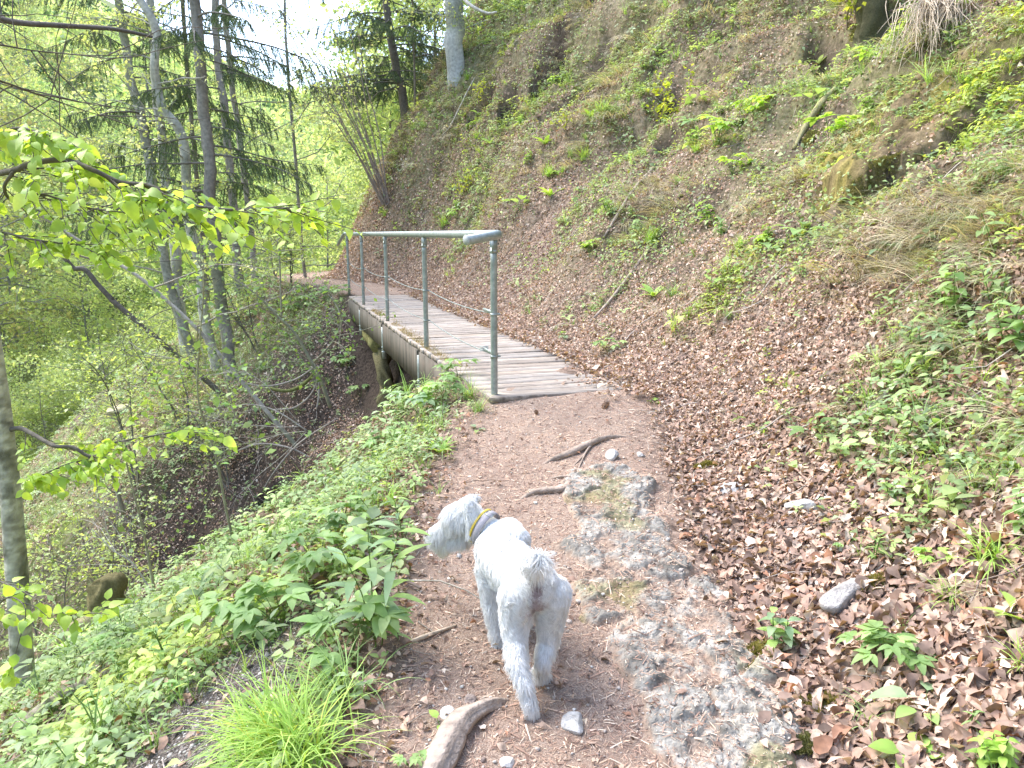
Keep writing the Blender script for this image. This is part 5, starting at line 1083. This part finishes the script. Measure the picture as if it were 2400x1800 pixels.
for a in [('grass',700,1800,.34,'large tussock of bright fresh grass at the lower edge beside the gravel','grass_tussock','grass',BR,330),('grass',640,1760,.30,'second bright tussock on the gravel side of the big one','grass_tussock','grass',BR,240),('grass',790,1640,.28,'loose tuft of long grass between the tussock and the tall leafy plant','grass_tussock','grass',LG,120),
 ('lance',880,1520,.42,'tall plant with long narrow drooping leaves beside the path left of the dog','leafy_plant','plant',BL,3),('lance',935,1500,.18,'small shoot of narrow leaves by the pale stick',None,None,LG),('lance',945,1270,.26,'slender plant of narrow leaves at the path edge near the dog muzzle',None,None,BL),('ovate',900,1300,.11,'broad-leaved plant leaning over the path edge near the dog head',None,None,LG,7),
 ('elder',820,1560,.30,'lush clump of broad leaflets behind the tall narrow-leaved plant',None,None,LG,10),('elder',560,1490,.28,'sprawling clump of broad leaflets above the gravel patch',None,None,LG,12),('elder',660,1470,.26,'clump of broad leaflets over the drift of dry leaves',None,None,LG,10),('elder',745,1350,.26,'fresh clump of leaflets on the slope left of the dog',None,None,LG,10),('elder',820,1250,.22,'low clump of leaflets below the path edge plant',None,None,LG,9),('elder',900,1060,.22,'clump of leaflets halfway between the dog and the bridge',None,None,LG,10),
 ('elder',985,975,.30,'big palmate leaves on the bank in front of the bridge',None,None,BL,10),('elder',1045,940,.26,'leafy clump against the near bridge post',None,None,LG,10),('elder',940,930,.26,'leafy herbs in front of the bridge side beam',None,None,LG,10),('elder',1075,890,.24,'herbs growing up over the edge of the deck',None,None,LG,9),('grass',1100,935,.26,'grass tuft at the foot of the near bridge post','grass_tuft','grass',LG,80),('grass',1120,965,.18,'short grass tuft at the path edge below the post','grass_tuft','grass',LG,60),
 ('rosette',1030,1060,.14,'rosette of long pale leaves on the bank edge',None,None,BR,10),('round',1120,1010,.05,'two round leaves at the path edge below the bridge',None,None,BL,4),('grass',910,1190,.20,'upright grass at the brink of the slope','grass_tuft','grass',BR,50),
 ('elder',880,810,.28,'herbs around the mossy log end under the bridge',None,None,LG,10),('elder',800,860,.3,'herbs on the gully side left of the log',None,None,LG,10),('elder',845,930,.26,'pale herbs at the bottom of the gully opening',None,None,LG,8),
 ('lance',2130,855,.24,'upright plant with paired leaves growing out of a grass clump',None,None,BL,2),('grass',2135,870,.13,'dense fresh grass clump around the upright plant','grass_tuft','grass',BR,130),('round',2095,985,.085,'plant with one very large round leaf',None,None,LG,7),('ovate',1905,1035,.12,'plant with large ribbed oval leaves lying on the litter',None,None,LG,6),('rosette',2200,1000,.13,'rosette of pale oval leaves right of the round-leaved plant',None,None,LG,9),('ovate',1775,1010,.07,'small oval-leaved plant left of the large ribbed one',None,None,LG,6),('grass',1790,1020,.08,'little grass tuft under the small oval-leaved plant','grass_tuft','grass',BR,40),
 ('nettle',2235,740,.26,'nettle-like plant with big toothed leaves high at the right',None,None,LG,2),('lance',2320,720,.22,'plant with long pale spreading leaves at the right edge',None,None,BL,2),('nettle',2385,830,.24,'leafy bunch cut by the right edge of the picture',None,None,LG,3),('elder',2230,830,.16,'thin three-leaved plant right of the grass clump',None,None,BL,3),
 ('nettle',1830,1530,.17,'single stem of rounded toothed leaves beside the outcrop',None,None,BL,2),('elder',2075,1570,.13,'feathery cut-leaved clump in the brown leaves',None,None,LG,16),('ovate',2165,1680,.10,'plant with one big heart-shaped leaf at the lower right',None,None,BL,5),('grass',2035,1700,.14,'spiky grass tuft left of the heart-shaped leaf','grass_tuft','grass',LG,26),('round',2170,1535,.045,'tiny round-leaved seedling beside the cut-leaved clump',None,None,LG,3),
 ('nettle',2330,1800,.11,'bright toothed leaves at the bottom right corner',None,None,BR,5),('round',2150,1800,.07,'bright round leaves at the bottom edge',None,None,BR,5),('grass',2385,1110,.16,'grass tuft at the right edge level with the outcrop top','grass_tuft','grass',BR,60),('grass',2398,1570,.15,'grass blades at the right edge level with the cut-leaved clump','grass_tuft','grass',BR,30),('lance',2270,1720,.08,'little shoot of narrow leaves near the rust-coloured leaf',None,None,LG,1),
 ('nettle',2085,1180,.12,'low nettle seedling in the pale leaves right of the moss cushion',None,None,BL,2),('lance',2045,1320,.11,'fresh upright seedling above the grey stone',None,None,LG,2),('elder',2175,1330,.09,'small feathery seedling right of the upright one',None,None,BR,5),('round',2250,1180,.04,'tiny seedling below the right edge grass',None,None,BR,4),('elder',1985,1290,.06,'very small round-lobed seedling',None,None,LG,4),
 ('grass',1400,500,.16,'tuft of bright grass on the middle of the bank','grass_tuft','grass',BR,90),('grass',1705,745,.16,'half dry grass tuft above the spruce cone','grass_tuft','grass',LG,70),('grass',2060,320,.2,'fresh grass hanging on the mossy face','grass_tuft','grass',BR,90),('grass',2270,200,.2,'grass tuft right of the hanging roots','grass_tuft','grass',BR,80),('grass',2350,420,.2,'grass clump below the bare stick at the right','grass_tuft','grass',LG,90),('grass',2200,40,.18,'grass growing over the overhang','grass_tuft','grass',BR,70),
 ('elder',1430,830,.16,'low herbs at the corner of the deck by the bank',None,None,LG,8),('round',1530,945,.055,'small fresh seedling right of the deck corner',None,None,BR,4),('elder',1325,800,.10,'white-flecked herbs beside the deck edge',None,None,BL,8),
 ('ovate',1960,380,.12,'bright lobed leaves on the mossy face',None,None,BR,6),('rosette',2170,370,.14,'rosette of broad pale leaves on the litter slope',None,None,BL,8),('nettle',2200,470,.17,'silvery nettle on the upper right bank',None,None,BL,2),('rosette',1920,150,.2,'drooping pale leaves beside the dark trunk foot',None,None,BL,8),('elder',2330,290,.16,'leafy herb right of the rosette high on the bank',None,None,LG,6),('grass',1680,250,.16,'grass tuft left of the half buried log','grass_tuft','grass',LG,70),('elder',1740,300,.13,'mid green herb left of the half buried log',None,None,LG,7),
 ('ovate',1800,590,.13,'trailing shrub with round bright leaves in the middle of the bank',None,None,LG,9),('ovate',1950,560,.13,'shrub leaves left of the dark earth hollow',None,None,LG,9),('ovate',2090,600,.12,'dull green shrub leaves right of the dark earth hollow',None,None,BL,9),('ovate',1700,660,.11,'small yellow-green shoot above the brown litter',None,None,BR,6),('ovate',2000,480,.12,'round leaves under the golden moss',None,None,LG,8),('nettle',1880,650,.13,'toothed leaves on the bank above the litter',None,None,LG,3),
 ('round',1052,1718,.03,'pair of round seed leaves beside the thick root',None,None,BL,3),('ovate',1035,1712,.045,'small pointed green leaves left of the thick root',None,None,BR,3),('elder',960,1800,.08,'bright little seedling at the bottom edge left of the root',None,None,LG,6),('ovate',590,1660,.06,'lone green leaf on the gravel',None,None,LG,2)]:
    a=list(a)+[None]*(9-len(a)); k,px,py,sc,lab,nm,ct,cl,nn=a[:9]
    plant(k,px,min(py,1795),sc,lab,nm or 'leafy_plant',ct or 'plant',cl,nn)
# sapling with yellow-green leaves on the bank, leaves near the dark trunk
def bush(px,py,h,ls,n,label,cols,name='young_maple',sp=.5,nst=4):
    b=on(px,py,0); e=tag(empty(name,tuple(b)),label,'shrub'); G=Grow()
    for k in range(nst):
        for a2,d2,L2 in G.limb((0,0,0),(rn(-sp,sp),rn(-sp,sp)-.2,1),h*rn(.7,1.1),.008,(.25,.2,.15),7,.03,.1,kids=6,leaf=n//(nst*4),flat=.5,sides=4):
            for _ in G.limb(a2,d2,L2,.003,(.25,.2,.15),4,.03,.15,leaf=n//(nst*8),sides=3): pass
    G.w.build('stem',M['bark'],e); V,F,C=leaves_mesh(np.vstack(G.P),ls,cols,[1]*len(cols),.65,.03,.7); mesh('foliage',V,F,M['leaf'],e,C); return e
YB=[(.48,.56,.07),(.40,.50,.06),(.55,.60,.12)]
bush(1540,310,.75,.05,420,'bright yellow-green maple sapling in the middle of the bank',YB)
bush(1985,70,.7,.06,260,'yellow-green twigs in front of the dark trunk at the top right',YB)
bush(1080,470,.6,.05,160,'small yellow-green sapling low on the bank behind the handrail',YB)
bush(1330,320,.5,.04,120,'thin yellow-green seedling left of the bright sapling',YB)
bush(1130,250,.5,.04,140,'yellow-green seedling high on the bank under the skyline',YB)
bush(900,130,.9,.06,160,'spray of green leaves at the foot of the dark spruce',BR)
bush(1100,110,.8,.05,160,'fresh leafy twigs at the foot of the big grey beech',BR)
# herbs of the near slope, one by one
base=[]
for k in range(6):
    base.append(plant(('elder','nettle','elder','ovate','lance','elder')[k],500+30*k,1350-40*k,(.13,.14,.16,.07,.15,.11)[k],'leafy herb standing above the ground cover on the slope below the path','herb','plant',LG,(8,3,9,7,2,7)[k])); base[-1]['group']='herbs on the slope below the path'
cnt=0
xs,ys,_=fan(900,2.2,9,-44,2); ss,_=pathsd(xs,ys); zz=H(xs,ys); bu_,bv_=bridge_uv(xs,ys)
def slopezone(x,y):
    return ('beside the path left of the dog' if y<3.3 and x>-1.3 else 'low at the left edge of the picture' if y<4.2 else 'between the dog and the bridge' if x>-1.8 else 'far down by the gully')
for x,y,s_,z,u_ in zip(xs,ys,ss,zz,bu_):
    if s_>-.85 or s_<-5.5 or u_>1.6 or cnt>=120 or math.hypot((x-GR[0])/.4,(y-GR[1])/.5)<1: continue
    c=base[int(rng.integers(6))].copy(); COL.objects.link(c); c.location=(x,y,z-.005); c.rotation_euler=(rn(-.15,.15),rn(-.15,.15),rn(0,6.28)); q=rn(.6,1.2); c.scale=(q,q,q); cnt+=1; zt=slopezone(x,y); tag(c,'leafy herb on the slope below the path, '+zt,'plant','herbs on the slope '+zt)
# rusty moss lying on the valley edge of the deck, drift of dirt over the far deck corner
n=5000; u=rng.uniform(.6,6.5,n); v=-.56+np.abs(rng.normal(0,.07,n)); k=fbm(u,v*3,.8,3,3)>-.05; u,v=u[k],v[k]
P=np.stack([BA[0]+BD[0]*u+BN[0]*v,BA[1]+BD[1]*u+BN[1]*v,np.full(len(u),ZD+.003)],-1)
o=scatter('deck_moss',[blade(1,.15,.6,.9,2)],P,frames(np.tile(UZ,(len(u),1)),.5),.02*rng.lognormal(0,.4,len(u)),pal(len(u),[(.26,.20,.10),(.36,.28,.16),(.2,.2,.07)],[3,2,1]),M['grass']); tag(o,'brown moss and dead grass along the edge of the deck',None,None,'stuff')
n=5200; u=rng.uniform(-.35,9,n); v=.60-np.abs(rng.normal(0,.06,n))*(1+2.2*(1-sstep(-.1,1.2,u))); P=np.stack([BA[0]+BD[0]*u+BN[0]*v,BA[1]+BD[1]*u+BN[1]*v,np.full(n,ZD+.006)+rng.uniform(0,.02,n)],-1)
o=scatter('deck_leaves',LIT,P,frames(np.tile(UZ,(n,1)),.4),rng.lognormal(-.7,.3,n),pal(n,LC,[3,4,2.6,1.1,.7,1.5],.2),M['litter']); tag(o,'dry leaves drifted onto the bank side of the deck',None,None,'stuff')

# herbs and grass clumps on the bank, one by one
bb=[]
for k,(kd,sc_,lb) in enumerate([('elder',.16,'leafy'),('ovate',.10,''),('grass',.17,''),('nettle',.14,''),('rosette',.11,''),('grass',.12,'')]):
    o=plant(kd,1300+60*k,420+30*k,sc_,'fresh grass tuft among the litter and straw of the bank' if kd=='grass' else 'green herb growing out of the leaf litter of the bank','grass_tuft' if kd=='grass' else 'herb','grass' if kd=='grass' else 'plant',LG if k%2 else BR,(9,8,70,3,9,50)[k]); o['group']='grass tufts on the bank' if kd=='grass' else 'herbs on the bank'; bb.append(o)
xs,ys,rs=fan(2600,2.2,20,-16,44); ss,_=pathsd(xs,ys); zz=H(xs,ys); cn=fbm(xs,ys,1.4,3,121); cnt=0; NN=Hn(xs,ys)
def bankzone(x,y,z):
    v='high up' if z>3.2 else 'half way up' if z>1.3 else 'low down'
    h='right of the outcrop' if y<3.6 else 'right of the path before the bridge' if y<5.6 else 'beside the near half of the bridge' if y<9.5 else 'beside the far half of the bridge' if y<14 else 'near the skyline'
    return v+' '+h
for x,y,s_,z,c_,r_,N in zip(xs,ys,ss,zz,cn,rs,NN):
    if s_<1.25 or cnt>=230 or rng.random()>.10+.9*(c_>.05)+.04*(z-2): continue
    c=bb[int(rng.integers(6))].copy(); COL.objects.link(c); c.location=(x,y,z-.005); c.rotation_euler=(-N[1]*.3,N[0]*.3,rn(0,6.28)); q=rn(.7,1.6)*(1+.05*r_); c.scale=(q,q,q); cnt+=1; zt=bankzone(x,y,z); g_=c.name.startswith('grass'); tag(c,('fresh grass tuft on the bank, ' if g_ else 'green herb on the bank, ')+zt,None,('grass tufts on the bank ' if g_ else 'herbs on the bank ')+zt)
print('bank herbs',cnt)

for a in [('elder',760,700,.35,'herbs on the path edge beyond the far end of the bridge'),('elder',720,715,.35,'pale herbs hiding the far bend of the path'),('elder',800,700,.32,'herbs against the far end of the deck'),('elder',690,735,.35,'leafy plants on the gully lip under the path bend')]: plant(*a[:4],a[4],'leafy_plant','plant',LG,10)
